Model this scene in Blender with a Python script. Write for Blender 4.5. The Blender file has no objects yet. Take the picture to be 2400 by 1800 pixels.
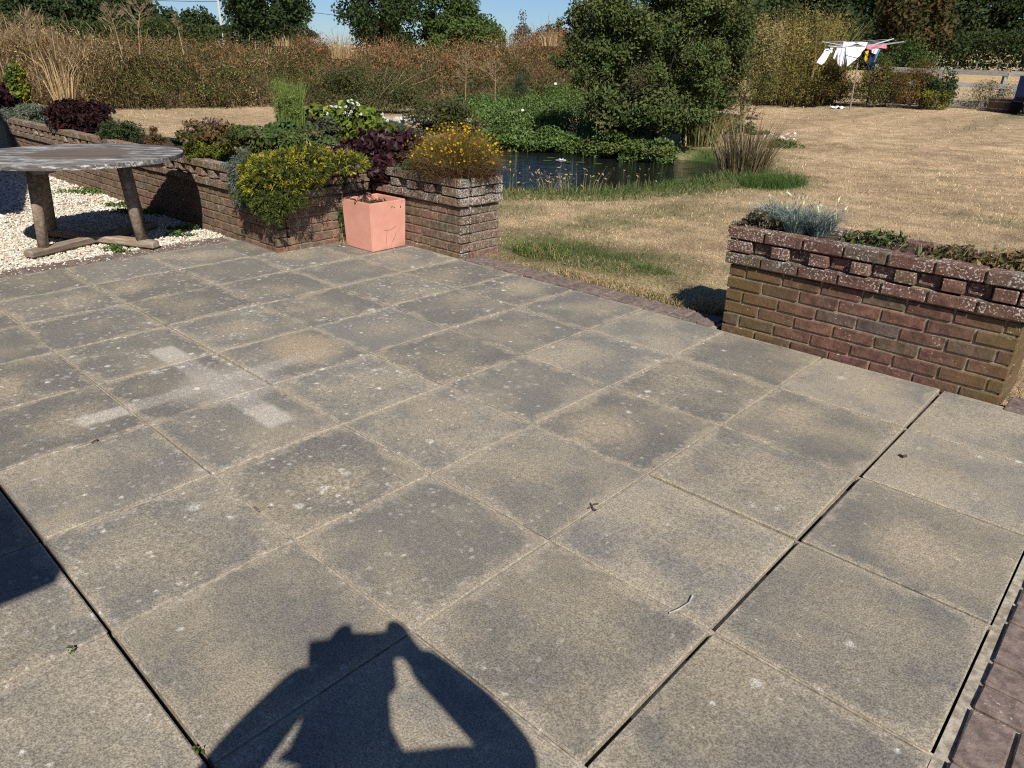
import bpy, bmesh, math, random
import numpy as np
from mathutils import Vector, Matrix
R_ = math.radians
random.seed(7); rng = np.random.default_rng(7)
scene = bpy.context.scene; COL = scene.collection

# ---------------------------------------------------------------- camera
F_PX, YAW, PIT, ROLL = 1683.0, R_(-42.488), R_(24.105), R_(1.325)
CAM = np.array([0.672, -1.000, 1.508])
_f = np.array([math.sin(YAW)*math.cos(PIT), math.cos(YAW)*math.cos(PIT), -math.sin(PIT)])
_r = np.array([math.cos(YAW), -math.sin(YAW), 0.0]); _u = np.cross(_r, _f)
_c, _s = math.cos(ROLL), math.sin(ROLL)
RGT, UPV, FWD = _c*_r+_s*_u, -_s*_r+_c*_u, _f
cam = bpy.data.cameras.new('camera'); camo = bpy.data.objects.new('camera', cam); COL.objects.link(camo)
cam.sensor_width = 36.0; cam.lens = 36.0*F_PX/2400.0; cam.clip_start = 0.02; cam.clip_end = 2000
M = Matrix(((RGT[0], UPV[0], -FWD[0], CAM[0]), (RGT[1], UPV[1], -FWD[1], CAM[1]), (RGT[2], UPV[2], -FWD[2], CAM[2]), (0, 0, 0, 1)))
camo.matrix_world = M; scene.camera = camo

# ---------------------------------------------------------------- light
SUN_EL, SUN_AZ = R_(42.9), R_(124.6)
SUN = np.array([math.sin(SUN_AZ)*math.cos(SUN_EL), math.cos(SUN_AZ)*math.cos(SUN_EL), math.sin(SUN_EL)])
w = bpy.data.worlds.new('World'); scene.world = w; w.use_nodes = True
nt = w.node_tree; bg = nt.nodes['Background']
sky = nt.nodes.new('ShaderNodeTexSky'); sky.sky_type = 'NISHITA'; sky.sun_disc = False
sky.sun_elevation = SUN_EL; sky.sun_rotation = SUN_AZ; sky.altitude = 50; sky.air_density = 1.0; sky.dust_density = 0.1; sky.ozone_density = 3.0
tint = nt.nodes.new('ShaderNodeMix'); tint.data_type = 'RGBA'; tint.blend_type = 'MULTIPLY'; tint.inputs[0].default_value = 1.0; tint.inputs[7].default_value = (0.86, 1.07, 1.42, 1)
nt.links.new(sky.outputs[0], tint.inputs[6]); nt.links.new(tint.outputs[2], bg.inputs[0]); bg.inputs[1].default_value = 0.050
sl = bpy.data.lights.new('sun', 'SUN'); sl.energy = 5.0; sl.angle = R_(0.5); sl.color = (1.0, 0.945, 0.875)
so = bpy.data.objects.new('sun', sl); COL.objects.link(so)
so.rotation_euler = Vector(SUN).to_track_quat('Z', 'Y').to_euler(); so.location = (20, -14, 20)
scene.view_settings.view_transform = 'Standard'; scene.view_settings.look = 'None'
scene.view_settings.gamma = 1.0; scene.view_settings.use_curve_mapping = False; scene.view_settings.exposure = 0.30
scene.cycles.max_bounces = 6; scene.cycles.diffuse_bounces = 3; scene.cycles.transmission_bounces = 3
scene.cycles.use_denoising = False; scene.cycles.filter_width = 1.15

# ---------------------------------------------------------------- terrain & placing
def hgt(x, y):
    x = np.asarray(x, float); y = np.asarray(y, float)
    t = y-12.0
    return 0.036*(np.sqrt(t*t+9.0)+t)*0.5 - 0.025
def ray(px, py):
    d = RGT*(px-1200)/F_PX - UPV*(py-900)/F_PX + FWD
    return d/np.linalg.norm(d)
def at_z(px, py, z=0.0):
    d = ray(px, py); return CAM + d*((z-CAM[2])/d[2])
def at_y(px, py, y):
    d = ray(px, py); return CAM + d*((y-CAM[1])/d[1])
def ground(px, py):
    d = ray(px, py); t = 2.0
    while t < 400:
        p = CAM+d*t
        if p[2] <= float(hgt(p[0], p[1])): return p
        t += 0.02*max(1.0, t*0.1)
    return p
def at_dist(px, py, dist):
    d = ray(px, py); return CAM + d*(dist/math.hypot(d[0], d[1]))
def gpt(px, dist):
    """ground point under column px at horizontal distance dist"""
    p = at_dist(px, 150, dist); p[2] = float(hgt(p[0], p[1])); return p
def depth(p): return float(np.dot(np.asarray(p)-CAM, FWD))
def mpp(p): return depth(p)/F_PX            # metres per pixel at a point

# ---------------------------------------------------------------- object helpers
def tag(o, label=None, cat=None, group=None, kind=None):
    if label: o['label'] = label
    if cat: o['category'] = cat
    if group: o['group'] = group
    if kind: o['kind'] = kind
    return o
def empty(name, loc=(0, 0, 0), label=None, cat=None, group=None, kind=None, rz=0.0):
    o = bpy.data.objects.new(name, None); COL.objects.link(o); o.empty_display_size = 0.1
    o.location = loc; o.rotation_euler = (0, 0, rz)
    return tag(o, label, cat, group, kind)
def link(name, me, mat=None, parent=None, loc=None, kind=None):
    o = bpy.data.objects.new(name, me); COL.objects.link(o)
    if mat is not None and len(me.materials) == 0: me.materials.append(mat)
    if parent is not None: o.parent = parent
    if loc is not None: o.location = loc
    if kind: o['kind'] = kind
    return o
def np_mesh(name, V, faces, col=None, smooth=False):
    """faces: list of (n,k) int arrays"""
    me = bpy.data.meshes.new(name)
    V = np.asarray(V, np.float32); me.vertices.add(len(V)); me.vertices.foreach_set('co', V.ravel())
    faces = [np.asarray(f, np.int32) for f in faces if len(f)]
    idx = np.concatenate([f.ravel() for f in faces]); tot = np.concatenate([np.full(len(f), f.shape[1], np.int32) for f in faces])
    st = np.concatenate([[0], np.cumsum(tot)[:-1]]).astype(np.int32)
    me.loops.add(len(idx)); me.loops.foreach_set('vertex_index', idx)
    me.polygons.add(len(tot)); me.polygons.foreach_set('loop_start', st); me.polygons.foreach_set('loop_total', tot)
    me.polygons.foreach_set('use_smooth', np.full(len(tot), smooth, bool))
    me.update(calc_edges=True)
    if col is not None:
        a = me.color_attributes.new('col', 'FLOAT_COLOR', 'POINT')
        c4 = np.ones((len(V), 4), np.float32); c4[:, :3] = col; a.data.foreach_set('color', c4.ravel())
    me.validate()
    return me
class MB:
    """collects simple solids into one mesh"""
    def __init__(s): s.V = []; s.F = {}; s.n = 0
    def add(s, V, faces):
        V = np.asarray(V, float)
        for f in faces:
            f = np.asarray(f, int)
            if f.ndim == 1: f = f[None]
            s.F.setdefault(f.shape[1], []).append(f+s.n)
        s.V.append(V); s.n += len(V); return s
    def box(s, c, size, rot=None, ch=0.0):
        V, fs = cbox(size, ch)
        if rot is not None: V = V @ np.asarray(rot).T
        return s.add(V+np.asarray(c), fs)
    def tube(s, pts, rad, n=6, cap=True):
        pts = np.asarray(pts, float); m = len(pts); rad = np.full(m, rad) if np.isscalar(rad) else np.asarray(rad, float)
        T = np.gradient(pts, axis=0); T /= np.linalg.norm(T, axis=1, keepdims=True)+1e-12
        ref = np.array([0.0, 0, 1]) if abs(T[0][2]) < 0.9 else np.array([1.0, 0, 0])
        V = []
        a = np.arange(n)*2*np.pi/n
        for i in range(m):
            u = np.cross(T[i], ref); u /= np.linalg.norm(u); v = np.cross(T[i], u)
            V.append(pts[i]+rad[i]*(np.cos(a)[:, None]*u+np.sin(a)[:, None]*v))
        V = np.concatenate(V); k = np.arange(n); k2 = (k+1) % n; F = []
        for i in range(m-1): F.append(np.stack([i*n+k, i*n+k2, (i+1)*n+k2, (i+1)*n+k], 1))
        fs = [np.concatenate(F)]
        if cap: fs += [np.arange(n)[None, ::-1], (m-1)*n+np.arange(n)[None]]
        return s.add(V, fs)
    def mesh(s, name, smooth=False):
        return np_mesh(name, np.concatenate(s.V), [np.concatenate(f) for f in s.F.values()], smooth=smooth)
    def build(s, name, mat, parent=None, loc=None, kind=None, smooth=False):
        return link(name, s.mesh(name, smooth), mat, parent, loc, kind)
def cbox(size, ch=0.0):
    hx, hy, hz = np.asarray(size, float)/2
    if ch <= 0:
        V = np.array([[x, y, z] for x in (-hx, hx) for y in (-hy, hy) for z in (-hz, hz)])
        return V, [np.array([[0, 1, 3, 2], [4, 6, 7, 5], [0, 4, 5, 1], [2, 3, 7, 6], [0, 2, 6, 4], [1, 5, 7, 3]])]
    V = []; ix = {}
    for x in (-1, 1):
        for y in (-1, 1):
            for z in (-1, 1):
                for k in range(3):
                    p = [x*(hx-ch), y*(hy-ch), z*(hz-ch)]; p[k] = (x*hx, y*hy, z*hz)[k]
                    ix[(x, y, z, k)] = len(V); V.append(p)
    V = np.array(V); q = []; t = []
    for k in range(3):
        a, b = [i for i in range(3) if i != k]
        for sgn in (-1, 1):
            f = []
            for (sa, sb) in ((-1, -1), (1, -1), (1, 1), (-1, 1)):
                cc = [0, 0, 0]; cc[k] = sgn; cc[a] = sa; cc[b] = sb; f.append(ix[tuple(cc)+(k,)])
            q.append(f)
    for k in range(3):
        a, b = [i for i in range(3) if i != k]
        for sa in (-1, 1):
            for sb in (-1, 1):
                c1 = [0, 0, 0]; c2 = [0, 0, 0]; c1[k] = -1; c2[k] = 1
                for cc in (c1, c2): cc[a] = sa; cc[b] = sb
                q.append([ix[tuple(c1)+(a,)], ix[tuple(c2)+(a,)], ix[tuple(c2)+(b,)], ix[tuple(c1)+(b,)]])
    for x in (-1, 1):
        for y in (-1, 1):
            for z in (-1, 1): t.append([ix[(x, y, z, 0)], ix[(x, y, z, 1)], ix[(x, y, z, 2)]])
    def fix(fs):
        out = []
        for f in fs:
            P = V[f]; n = np.cross(P[1]-P[0], P[2]-P[0])
            out.append(f if np.dot(n, P.mean(0)) > 0 else f[::-1])
        return np.array(out)
    return V, [fix(q), fix(t)]
def rotz(a): c, s = math.cos(a), math.sin(a); return np.array([[c, -s, 0], [s, c, 0], [0, 0, 1]])

# ---------------------------------------------------------------- material helper
class Mat:
    def __init__(s, name, rough=0.85, spec=0.3):
        s.m = bpy.data.materials.new(name); s.m.use_nodes = True; s.t = s.m.node_tree; s.N = s.t.nodes; s.L = s.t.links
        s.b = s.N['Principled BSDF']; s.b.inputs['Roughness'].default_value = rough
        s.b.inputs['Specular IOR Level'].default_value = spec
    def n(s, typ, **kw):
        x = s.N.new(typ)
        for k, v in kw.items(): setattr(x, k, v)
        return x
    def lk(s, a, b): s.L.new(a, b)
    def setv(s, sock, v):
        if hasattr(v, 'is_linked') or isinstance(v, bpy.types.NodeSocket): s.L.new(v, sock)
        else: sock.default_value = v
    def math(s, op, a, b=0.0, c=0.0, clamp=False):
        x = s.n('ShaderNodeMath', operation=op, use_clamp=clamp)
        s.setv(x.inputs[0], a); s.setv(x.inputs[1], b); s.setv(x.inputs[2], c); return x.outputs[0]
    def mapr(s, v, a, b, c=0.0, d=1.0, smooth=True):
        x = s.n('ShaderNodeMapRange', clamp=True, interpolation_type='SMOOTHSTEP' if smooth else 'LINEAR')
        s.setv(x.inputs[0], v)
        for i, q in enumerate((a, b, c, d)): s.setv(x.inputs[i+1], q)
        return x.outputs[0]
    def pos(s): return s.n('ShaderNodeNewGeometry').outputs['Position']
    def obj(s): return s.n('ShaderNodeTexCoord').outputs['Object']
    def rnd(s): return s.n('ShaderNodeObjectInfo').outputs['Random']
    def xyz(s, v):
        x = s.n('ShaderNodeSeparateXYZ'); s.lk(v, x.inputs[0]); return x.outputs
    def noise(s, vec, scale, det=3.0, rough=0.55, dim='3D', dist=0.0):
        x = s.n('ShaderNodeTexNoise'); x.noise_dimensions = dim; s.lk(vec, x.inputs['Vector'])
        x.inputs['Scale'].default_value = scale; x.inputs['Detail'].default_value = det; x.inputs['Roughness'].default_value = rough; x.inputs['Distortion'].default_value = dist
        return x.outputs['Fac']
    def voro(s, vec, scale):
        x = s.n('ShaderNodeTexVoronoi'); s.lk(vec, x.inputs['Vector']); x.inputs['Scale'].default_value = scale; return x.outputs
    def ramp(s, v, stops):
        x = s.n('ShaderNodeValToRGB'); s.setv(x.inputs[0], v); e = x.color_ramp.elements
        while len(e) < len(stops): e.new(0.5)
        for i, (p, c) in enumerate(stops): e[i].position = p; e[i].color = (*c, 1)
        return x.outputs[0]
    def mix(s, f, a, b, blend='MIX'):
        x = s.n('ShaderNodeMix', data_type='RGBA', blend_type=blend); s.setv(x.inputs[0], f)
        for i, v in ((6, a), (7, b)):
            if isinstance(v, (tuple, list)): x.inputs[i].default_value = (*v[:3], 1)
            else: s.setv(x.inputs[i], v)
        return x.outputs[2]
    def scalec(s, c, f):
        g = s.n('ShaderNodeCombineXYZ')
        for i in range(3): s.setv(g.inputs[i], f)
        return s.mix(1.0, c, g.outputs[0], 'MULTIPLY')
    def addv(s, v, w, sc=1.0):
        x = s.n('ShaderNodeVectorMath', operation='MULTIPLY_ADD'); s.setv(x.inputs[0], w); x.inputs[1].default_value = (sc, sc*1.7, sc*0.6); s.lk(v, x.inputs[2]); return x.outputs[0]
    def bump(s, h, strength=0.5, dist=0.01):
        x = s.n('ShaderNodeBump'); x.inputs['Strength'].default_value = strength; x.inputs['Distance'].default_value = dist; s.lk(h, x.inputs['Height']); s.lk(x.outputs[0], s.b.inputs['Normal'])
    def col(s, c):
        if isinstance(c, (tuple, list)): s.b.inputs['Base Color'].default_value = (*c[:3], 1)
        else: s.lk(c, s.b.inputs['Base Color'])
        return s

def leaf_mat(name, trans=0.25, rough=0.55, spec=0.35, vary=0.25):
    m = Mat(name, rough, spec)
    a = m.n('ShaderNodeAttribute', attribute_name='col')
    c = m.scalec(a.outputs['Color'], m.mapr(m.noise(m.pos(), 37.0, 2.0), 0.3, 0.7, 1-vary, 1+vary))
    m.col(c)
    tr = m.n('ShaderNodeBsdfTranslucent'); m.lk(c, tr.inputs[0])
    ms = m.n('ShaderNodeMixShader'); ms.inputs[0].default_value = trans
    out = m.N['Material Output']; m.lk(m.b.outputs[0], ms.inputs[1]); m.lk(tr.outputs[0], ms.inputs[2]); m.lk(ms.outputs[0], out.inputs[0])
    return m.m
M_LEAF = leaf_mat('leaf', 0.25, 0.7, 0.18); M_GLOSS = leaf_mat('glossy_leaf', 0.2, 0.5, 0.35); M_DRY = leaf_mat('dry_leaf', 0.2, 0.8, 0.15); M_GRASS = leaf_mat('grass_blade', 0.25, 0.7, 0.2)
M_PETAL = leaf_mat('petal', 0.3, 0.7, 0.1, 0.08)

def m_wood(name, a, b, scale=1.0, rough=0.85, white=0.0, centre=False):
    m = Mat(name, rough, 0.25); o = m.obj()
    mp = m.n('ShaderNodeMapping'); mp.inputs['Scale'].default_value = (2.6*scale, 26*scale, 26*scale); m.lk(m.addv(o, m.rnd(), 7.0), mp.inputs[0])
    g = m.noise(mp.outputs[0], 1.6, 5.0, 0.65)
    c = m.mix(m.mapr(g, 0.35, 0.68), a, b)
    if white:
        wk = m.math('MULTIPLY', m.mapr(m.noise(mp.outputs[0], 1.1, 6.0, 0.78), 0.48, 0.60), m.mapr(m.noise(m.pos(), 9.0, 4.0, 0.7), 0.32, 0.58, 0.15, 1.0))
        if centre:
            q = m.xyz(o); rr = m.math('SQRT', m.math('ADD', m.math('MULTIPLY', q[0], q[0]), m.math('MULTIPLY', q[1], q[1])))
            worn = m.mapr(m.math('ADD', rr, m.math('MULTIPLY', m.noise(m.pos(), 6.0, 4.0), 0.25)), 0.58, 0.46); wk = m.math('MULTIPLY', wk, m.mapr(worn, 0, 1, 1, 0.12)); c = m.mix(m.math('MULTIPLY', worn, 0.75), c, (0.14, 0.105, 0.075))
        c = m.mix(m.math('MULTIPLY', wk, white), c, (0.62, 0.61, 0.58))
    m.col(m.scalec(c, m.mapr(m.rnd(), 0, 1, 0.85, 1.15))); m.bump(g, 0.5, 0.004); return m.m

# ---- brick: colour differs brick to brick, lichen and algae are stains of their own
def m_brick(name, stops, lichen_lo, lichen_hi, zsplit, algae=None, endwhite=None):
    m = Mat(name, 0.9, 0.2); P = m.pos(); x, y, z = m.xyz(P)
    c = m.ramp(m.rnd(), stops)
    c = m.scalec(c, m.mapr(m.noise(P, 26.0, 4.0, 0.65), 0.3, 0.72, 0.62, 1.35))
    if algae:
        ax0, ax1, ax2, ax3, ac = algae
        k = m.math('MAXIMUM', m.mapr(x, ax1, ax0), m.mapr(x, ax2, ax3))
        k = m.math('MULTIPLY', k, m.mapr(m.noise(P, 5.0, 3.0), 0.3, 0.6, 0.25, 1.0)); k = m.math('MULTIPLY', k, m.mapr(z, 0.40, 0.44, 0.8, 0.2))
        c = m.mix(k, c, ac)
    sp = m.noise(P, 85.0, 2.0, 0.6); big = m.noise(P, 6.5, 2.0)
    lo = m.mapr(z, zsplit-0.02, zsplit+0.03, lichen_lo, lichen_hi)
    th = m.math('ADD', m.math('MULTIPLY', m.math('SUBTRACT', big, 0.5), 0.42), m.math('ADD', sp, lo))
    if endwhite is not None: th = m.math('ADD', th, m.math('MULTIPLY', m.mapr(x, endwhite-0.03, endwhite), 0.085))
    k2 = m.mapr(th, 0.69, 0.735)
    c = m.mix(m.math('MULTIPLY', k2, 0.8), c, (0.52, 0.50, 0.45))
    m.col(c); m.bump(m.math('ADD', m.noise(P, 60.0, 4.0, 0.7), m.math('MULTIPLY', k2, 0.3)), 0.75, 0.006); return m.m
RB = [(0.0, (0.105, 0.060, 0.046)), (0.3, (0.165, 0.085, 0.062)), (0.55, (0.13, 0.070, 0.054)), (0.75, (0.18, 0.098, 0.066)), (0.9, (0.095, 0.080, 0.068)), (1.0, (0.155, 0.092, 0.052))]
LB = [(0.0, (0.135, 0.095, 0.062)), (0.3, (0.185, 0.12, 0.078)), (0.55, (0.165, 0.125, 0.075)), (0.8, (0.215, 0.115, 0.080)), (1.0, (0.13, 0.105, 0.075))]
EB = [(0.0, (0.15, 0.115, 0.095)), (0.5, (0.195, 0.145, 0.118)), (1.0, (0.165, 0.132, 0.11))]
M_BR = m_brick('red_brick', RB, -0.005, 0.118, 0.43, algae=(-1.25, -0.55, -0.15, 0.24, (0.125, 0.088, 0.030)))
M_BL = m_brick('weathered_brick', LB, 0.025, 0.095, 0.43, endwhite=-3.66)
M_BE = m_brick('edging_brick', EB, 0.0, 0.0, 5.0)
def m_simple(name, a, b, scale, rough=0.9, bump=0.4, bd=0.01, det=4.0, spec=0.2, lo=0.35, hi=0.65):
    m = Mat(name, rough, spec); P = m.pos(); n = m.noise(P, scale, det, 0.65); m.col(m.mix(m.mapr(n, lo, hi), a, b)); m.bump(n, bump, bd); return m.m
M_MORTAR = m_simple('mortar', (0.20, 0.165, 0.115), (0.33, 0.275, 0.19), 45.0, bd=0.006)
M_JOINT = m_simple('joint_mortar', (0.22, 0.19, 0.14), (0.42, 0.37, 0.285), 30.0, bump=0.8, bd=0.008)
M_SOIL = m_simple('soil', (0.035, 0.026, 0.018), (0.085, 0.062, 0.042), 30.0, bd=0.02)
M_BARK = m_simple('bark', (0.06, 0.05, 0.038), (0.13, 0.11, 0.085), 14.0, bd=0.02)
M_TWIG = m_simple('twig', (0.20, 0.145, 0.085), (0.34, 0.26, 0.16), 20.0, bd=0.004)
M_DEADWOOD = m_simple('dead_wood', (0.20, 0.14, 0.08), (0.34, 0.255, 0.155), 12.0, bd=0.004)
M_STONE = m_simple('pale_stone', (0.24, 0.225, 0.19), (0.52, 0.50, 0.45), 9.0, bd=0.02)
M_METAL = m_simple('grey_metal', (0.42, 0.43, 0.44), (0.55, 0.56, 0.57), 20.0, rough=0.35, bump=0.05, spec=0.5)
M_RUST = m_simple('rusty_tube', (0.16, 0.11, 0.085), (0.30, 0.25, 0.22), 25.0, rough=0.6, bump=0.1, spec=0.4)
M_FENCE = m_wood('silvered_timber', (0.20, 0.185, 0.16), (0.34, 0.32, 0.285))
M_LEG = m_wood('weathered_timber', (0.17, 0.125, 0.085), (0.30, 0.235, 0.17), white=0.25)
M_TOP = m_wood('tabletop_timber', (0.06, 0.054, 0.048), (0.17, 0.152, 0.13), 1.0, white=0.8, centre=True)
M_TOPC = m_wood('tabletop_worn_timber', (0.10, 0.078, 0.06), (0.20, 0.16, 0.125), 0.8, white=0.25)
M_BARREL = m_wood('barrel_stave', (0.085, 0.055, 0.038), (0.15, 0.10, 0.07))

# ---------------------------------------------------------------- big structure: ground
POND = np.array([(-5.25, 6.75), (-4.85, 7.7), (-4.72, 8.8), (-4.85, 9.9), (-5.4, 11.0), (-6.2, 11.7), (-7.0, 11.6), (-7.9, 11.15), (-8.9, 10.65), (-9.9, 10.2), (-10.6, 9.4), (-10.4, 8.2), (-9.3, 7.0), (-8.2, 6.2), (-6.8, 5.85), (-5.8, 6.15)])
def smooth_poly(P, n=6):
    m = len(P); out = []
    for i in range(m):
        p0, p1, p2, p3 = P[i-1], P[i], P[(i+1) % m], P[(i+2) % m]
        for t in np.arange(n)/n: out.append(0.5*((2*p1)+(-p0+p2)*t+(2*p0-5*p1+4*p2-p3)*t*t+(-p0+3*p1-3*p2+p3)*t**3))
    return np.array(out)
PONDS = smooth_poly(POND)
def pond_sd(x, y):
    """signed distance to the pond edge, negative inside"""
    x = np.asarray(x, float); y = np.asarray(y, float); P = np.stack([x.ravel(), y.ravel()], 1)
    d = np.full(len(P), 1e9); ins = np.zeros(len(P), bool); Q = PONDS
    for i in range(len(Q)):
        a, b = Q[i-1], Q[i]; ab = b-a
        t = np.clip(((P-a)@ab)/(ab@ab), 0, 1); d = np.minimum(d, np.hypot(*(P-a-t[:, None]*ab).T))
        c = (a[1] > P[:, 1]) != (b[1] > P[:, 1])
        xi = a[0]+(P[:, 1]-a[1])*(b[0]-a[0])/(b[1]-a[1]+1e-12); ins ^= c & (P[:, 0] < xi)
    return np.where(ins, -d, d).reshape(x.shape)
def vnoise(x, y, s, seed):
    r = np.random.default_rng(seed); T = r.random((64, 64)); fx, fy = x*s, y*s
    i, j = np.floor(fx).astype(int), np.floor(fy).astype(int); u, v = fx-i, fy-j; u = u*u*(3-2*u); v = v*v*(3-2*v)
    g = lambda a, b: T[a % 64, b % 64]
    return (g(i, j)*(1-u)+g(i+1, j)*u)*(1-v)+(g(i, j+1)*(1-u)+g(i+1, j+1)*u)*v
def in_patio(x, y): return (x > -13.5) & (x < 4.0) & (y < 3.26) & (y > -9) & ~((x < -4.83) & (y > 2.6)) 
def green_amount(x, y):
    sd = pond_sd(x, y); n = vnoise(x, y, 1.3, 3)*0.6+vnoise(x, y, 4.0, 4)*0.4
    g = np.clip(1.15-sd/ (0.85+0.6*n), 0, 1)*np.clip(0.2+1.7*n, 0, 1)
    def spot(cx, cy, rx, ry, a): return a*np.clip(1.3-np.hypot((x-cx)/rx, (y-cy)/ry), 0, 1)
    g = np.maximum(g, spot(-3.1, 4.05, 1.1, 0.7, 0.9)*np.clip(n*2.4-0.35, 0, 1)); g = np.maximum(g, spot(-2.0, 3.7, 1.0, 0.35, 0.4)*np.clip(n*2.2-0.5, 0, 1)); g = np.maximum(g, spot(-2.5, 3.85, 0.7, 0.35, 0.5)*np.clip(n*1.8-0.2, 0, 1))
    g = np.maximum(g, spot(-3.75, 9.1, 0.55, 0.8, 1.0)); g = np.maximum(g, spot(-3.9, 5.2, 2.2, 1.3, 0.45)*np.clip(n*2.4-0.7, 0, 1))
    g = np.maximum(g, np.clip(vnoise(x, y, 0.8, 9)*3.2-2.45, 0, 0.5))
    return np.clip(g, 0, 1)
xs = np.concatenate([np.geomspace(900, 16, 22)*-1, np.arange(-15.5, 6, 0.22), np.geomspace(6, 700, 24)])
ys = np.concatenate([np.geomspace(300, 10, 10)*-1, np.arange(-9, 2.4, 1.0), np.arange(2.4, 17, 0.2), np.geomspace(17, 1200, 34)])
GX, GY = np.meshgrid(xs, ys, indexing='ij'); GZ = hgt(GX, GY)
far = np.hypot(GX, GY); GZ = np.where(far > 250, np.minimum(GZ, 6.0), GZ)
sd = pond_sd(GX, GY); GZ = GZ+(vnoise(GX, GY, 1.1, 1)-0.5)*0.03
GZ = np.where(sd < 0.25, GZ-0.55*np.clip((0.25-sd)/0.6, 0, 1)**1.0*np.where(sd < 0.25, 1, 0), GZ)
GZ = np.where(in_patio(GX, GY), -0.10, GZ)
nx, ny = GX.shape; I = np.arange(nx*ny).reshape(nx, ny)
quads = np.stack([I[:-1, :-1], I[1:, :-1], I[1:, 1:], I[:-1, 1:]], -1).reshape(-1, 4)
ga = green_amount(GX, GY).ravel()
n1 = (vnoise(GX, GY, 0.55, 63)*0.5+vnoise(GX, GY, 2.3, 61)*0.5).ravel()[:, None]
dryc = np.array([0.47, 0.34, 0.195])*(0.62+0.75*n1); grnc = np.array([0.06, 0.10, 0.025])
fieldm = np.clip((GY.ravel()+GX.ravel()*0.1-30)/4, 0, 1)[:, None]
gcol = dryc*(1-ga[:, None])+grnc*ga[:, None]; gcol = gcol*(1-fieldm)+np.array([0.52, 0.37, 0.19])*fieldm
gcol = np.where((sd.ravel() < 0.06)[:, None], np.array([0.03, 0.028, 0.018]), gcol)
mg = Mat('dry_lawn', 0.95, 0.1); P = mg.pos(); at = mg.n('ShaderNodeAttribute', attribute_name='col')
mpn = mg.n('ShaderNodeMapping'); mpn.inputs['Scale'].default_value = (1, 1, 0.2); mg.lk(P, mpn.inputs[0])
gn = mg.noise(mpn.outputs[0], 60.0, 4.0, 0.75); g2 = mg.noise(P, 3.0, 5.0, 0.7)
mg.col(mg.scalec(mg.scalec(at.outputs['Color'], mg.mapr(gn, 0.3, 0.7, 0.35, 1.5)), mg.mapr(g2, 0.3, 0.7, 0.7, 1.25))); mg.bump(gn, 0.9, 0.03)
link('lawn', np_mesh('lawn', np.stack([GX.ravel(), GY.ravel(), GZ.ravel()], 1), [quads], gcol, True), mg.m, kind='structure')
# pond water
mw = Mat('pond_water', 0.04, 0.5); mw.col((0.010, 0.011, 0.010)); mw.b.inputs['IOR'].default_value = 1.33
wx_, wy_, _z = mw.xyz(mw.pos()); cw, sw = math.cos(R_(46)), math.sin(R_(46))
ua = mw.math('ADD', mw.math('MULTIPLY', wx_, cw), mw.math('MULTIPLY', wy_, sw)); va = mw.math('ADD', mw.math('MULTIPLY', wx_, -sw), mw.math('MULTIPLY', wy_, cw))
cv_ = mw.n('ShaderNodeCombineXYZ'); mw.setv(cv_.inputs[0], mw.math('MULTIPLY', ua, 2.2)); mw.setv(cv_.inputs[1], mw.math('MULTIPLY', va, 15.0))
wv = mw.math('ADD', mw.noise(cv_.outputs[0], 1.0, 2.0, 0.5, dist=0.3), mw.math('MULTIPLY', mw.noise(mw.pos(), 1.2, 2.0), 0.4)); mw.bump(wv, 0.6, 0.06)
cen = PONDS.mean(0); pv = np.concatenate([[[*cen, -0.13]], np.c_[cen+(PONDS-cen)*1.06, np.full(len(PONDS), -0.13)]]); k = np.arange(len(PONDS))
link('pond_water', np_mesh('pond_water', pv, [np.stack([np.zeros_like(k), 1+k, 1+(k+1) % len(k)], 1)]), mw.m, kind='structure')

# ---------------------------------------------------------------- patio
S = 0.61
ms = Mat('paving_concrete', 0.88, 0.25); P = ms.pos(); O = ms.obj(); rn = ms.rnd()
x, y, z = ms.xyz(P); ox, oy, oz = ms.xyz(O); Pr = ms.addv(P, rn, 9.0)
big = ms.noise(Pr, 2.6, 5.0, 0.62); fine = ms.noise(P, 180.0, 2.0, 0.75); mid = ms.noise(P, 48.0, 4.0, 0.7)
warm = ms.mapr(x, -3.2, 0.2, -0.05, 0.06)
c = ms.mix(ms.mapr(ms.math('ADD', big, warm), 0.40, 0.66), (0.178, 0.165, 0.140), (0.28, 0.243, 0.180))
c = ms.scalec(c, ms.mapr(rn, 0, 1, 0.86, 1.12))
ed = ms.math('SUBTRACT', 0.300, ms.math('MAXIMUM', ms.math('ABSOLUTE', ox), ms.math('ABSOLUTE', oy)))
eN = ms.math('SUBTRACT', ms.noise(Pr, 7.0, 5.0, 0.65), 0.47)
sand = ms.mapr(ms.math('SUBTRACT', ed, ms.math('MULTIPLY', eN, 0.26)), 0.032, -0.005)
c = ms.mix(ms.math('MULTIPLY', sand, 0.55), c, (0.36, 0.305, 0.22))
rc = ms.n('ShaderNodeTexWhiteNoise', noise_dimensions='1D'); ms.lk(rn, rc.inputs['W']); rcx = ms.xyz(rc.outputs['Color'])
da = ms.math('SUBTRACT', ox, ms.math('MULTIPLY_ADD', rcx[0], 0.24, -0.12)); db_ = ms.math('SUBTRACT', oy, ms.math('MULTIPLY_ADD', rcx[1], 0.24, -0.12))
rad_ = ms.math('SQRT', ms.math('ADD', ms.math('MULTIPLY', da, da), ms.math('MULTIPLY', db_, db_)))
cent = ms.mapr(ms.math('ADD', rad_, ms.math('MULTIPLY', ms.math('SUBTRACT', ms.noise(Pr, 6.0, 5.0, 0.7), 0.5), 0.34)), 0.26, 0.03)
cent = ms.math('MULTIPLY', cent, ms.math('MULTIPLY', ms.mapr(rcx[2], 0.1, 1.0, 0.1, 0.8), ms.mapr(mid, 0.3, 0.62, 0.4, 1.0)))
c = ms.mix(cent, c, (0.37, 0.305, 0.205))
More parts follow.
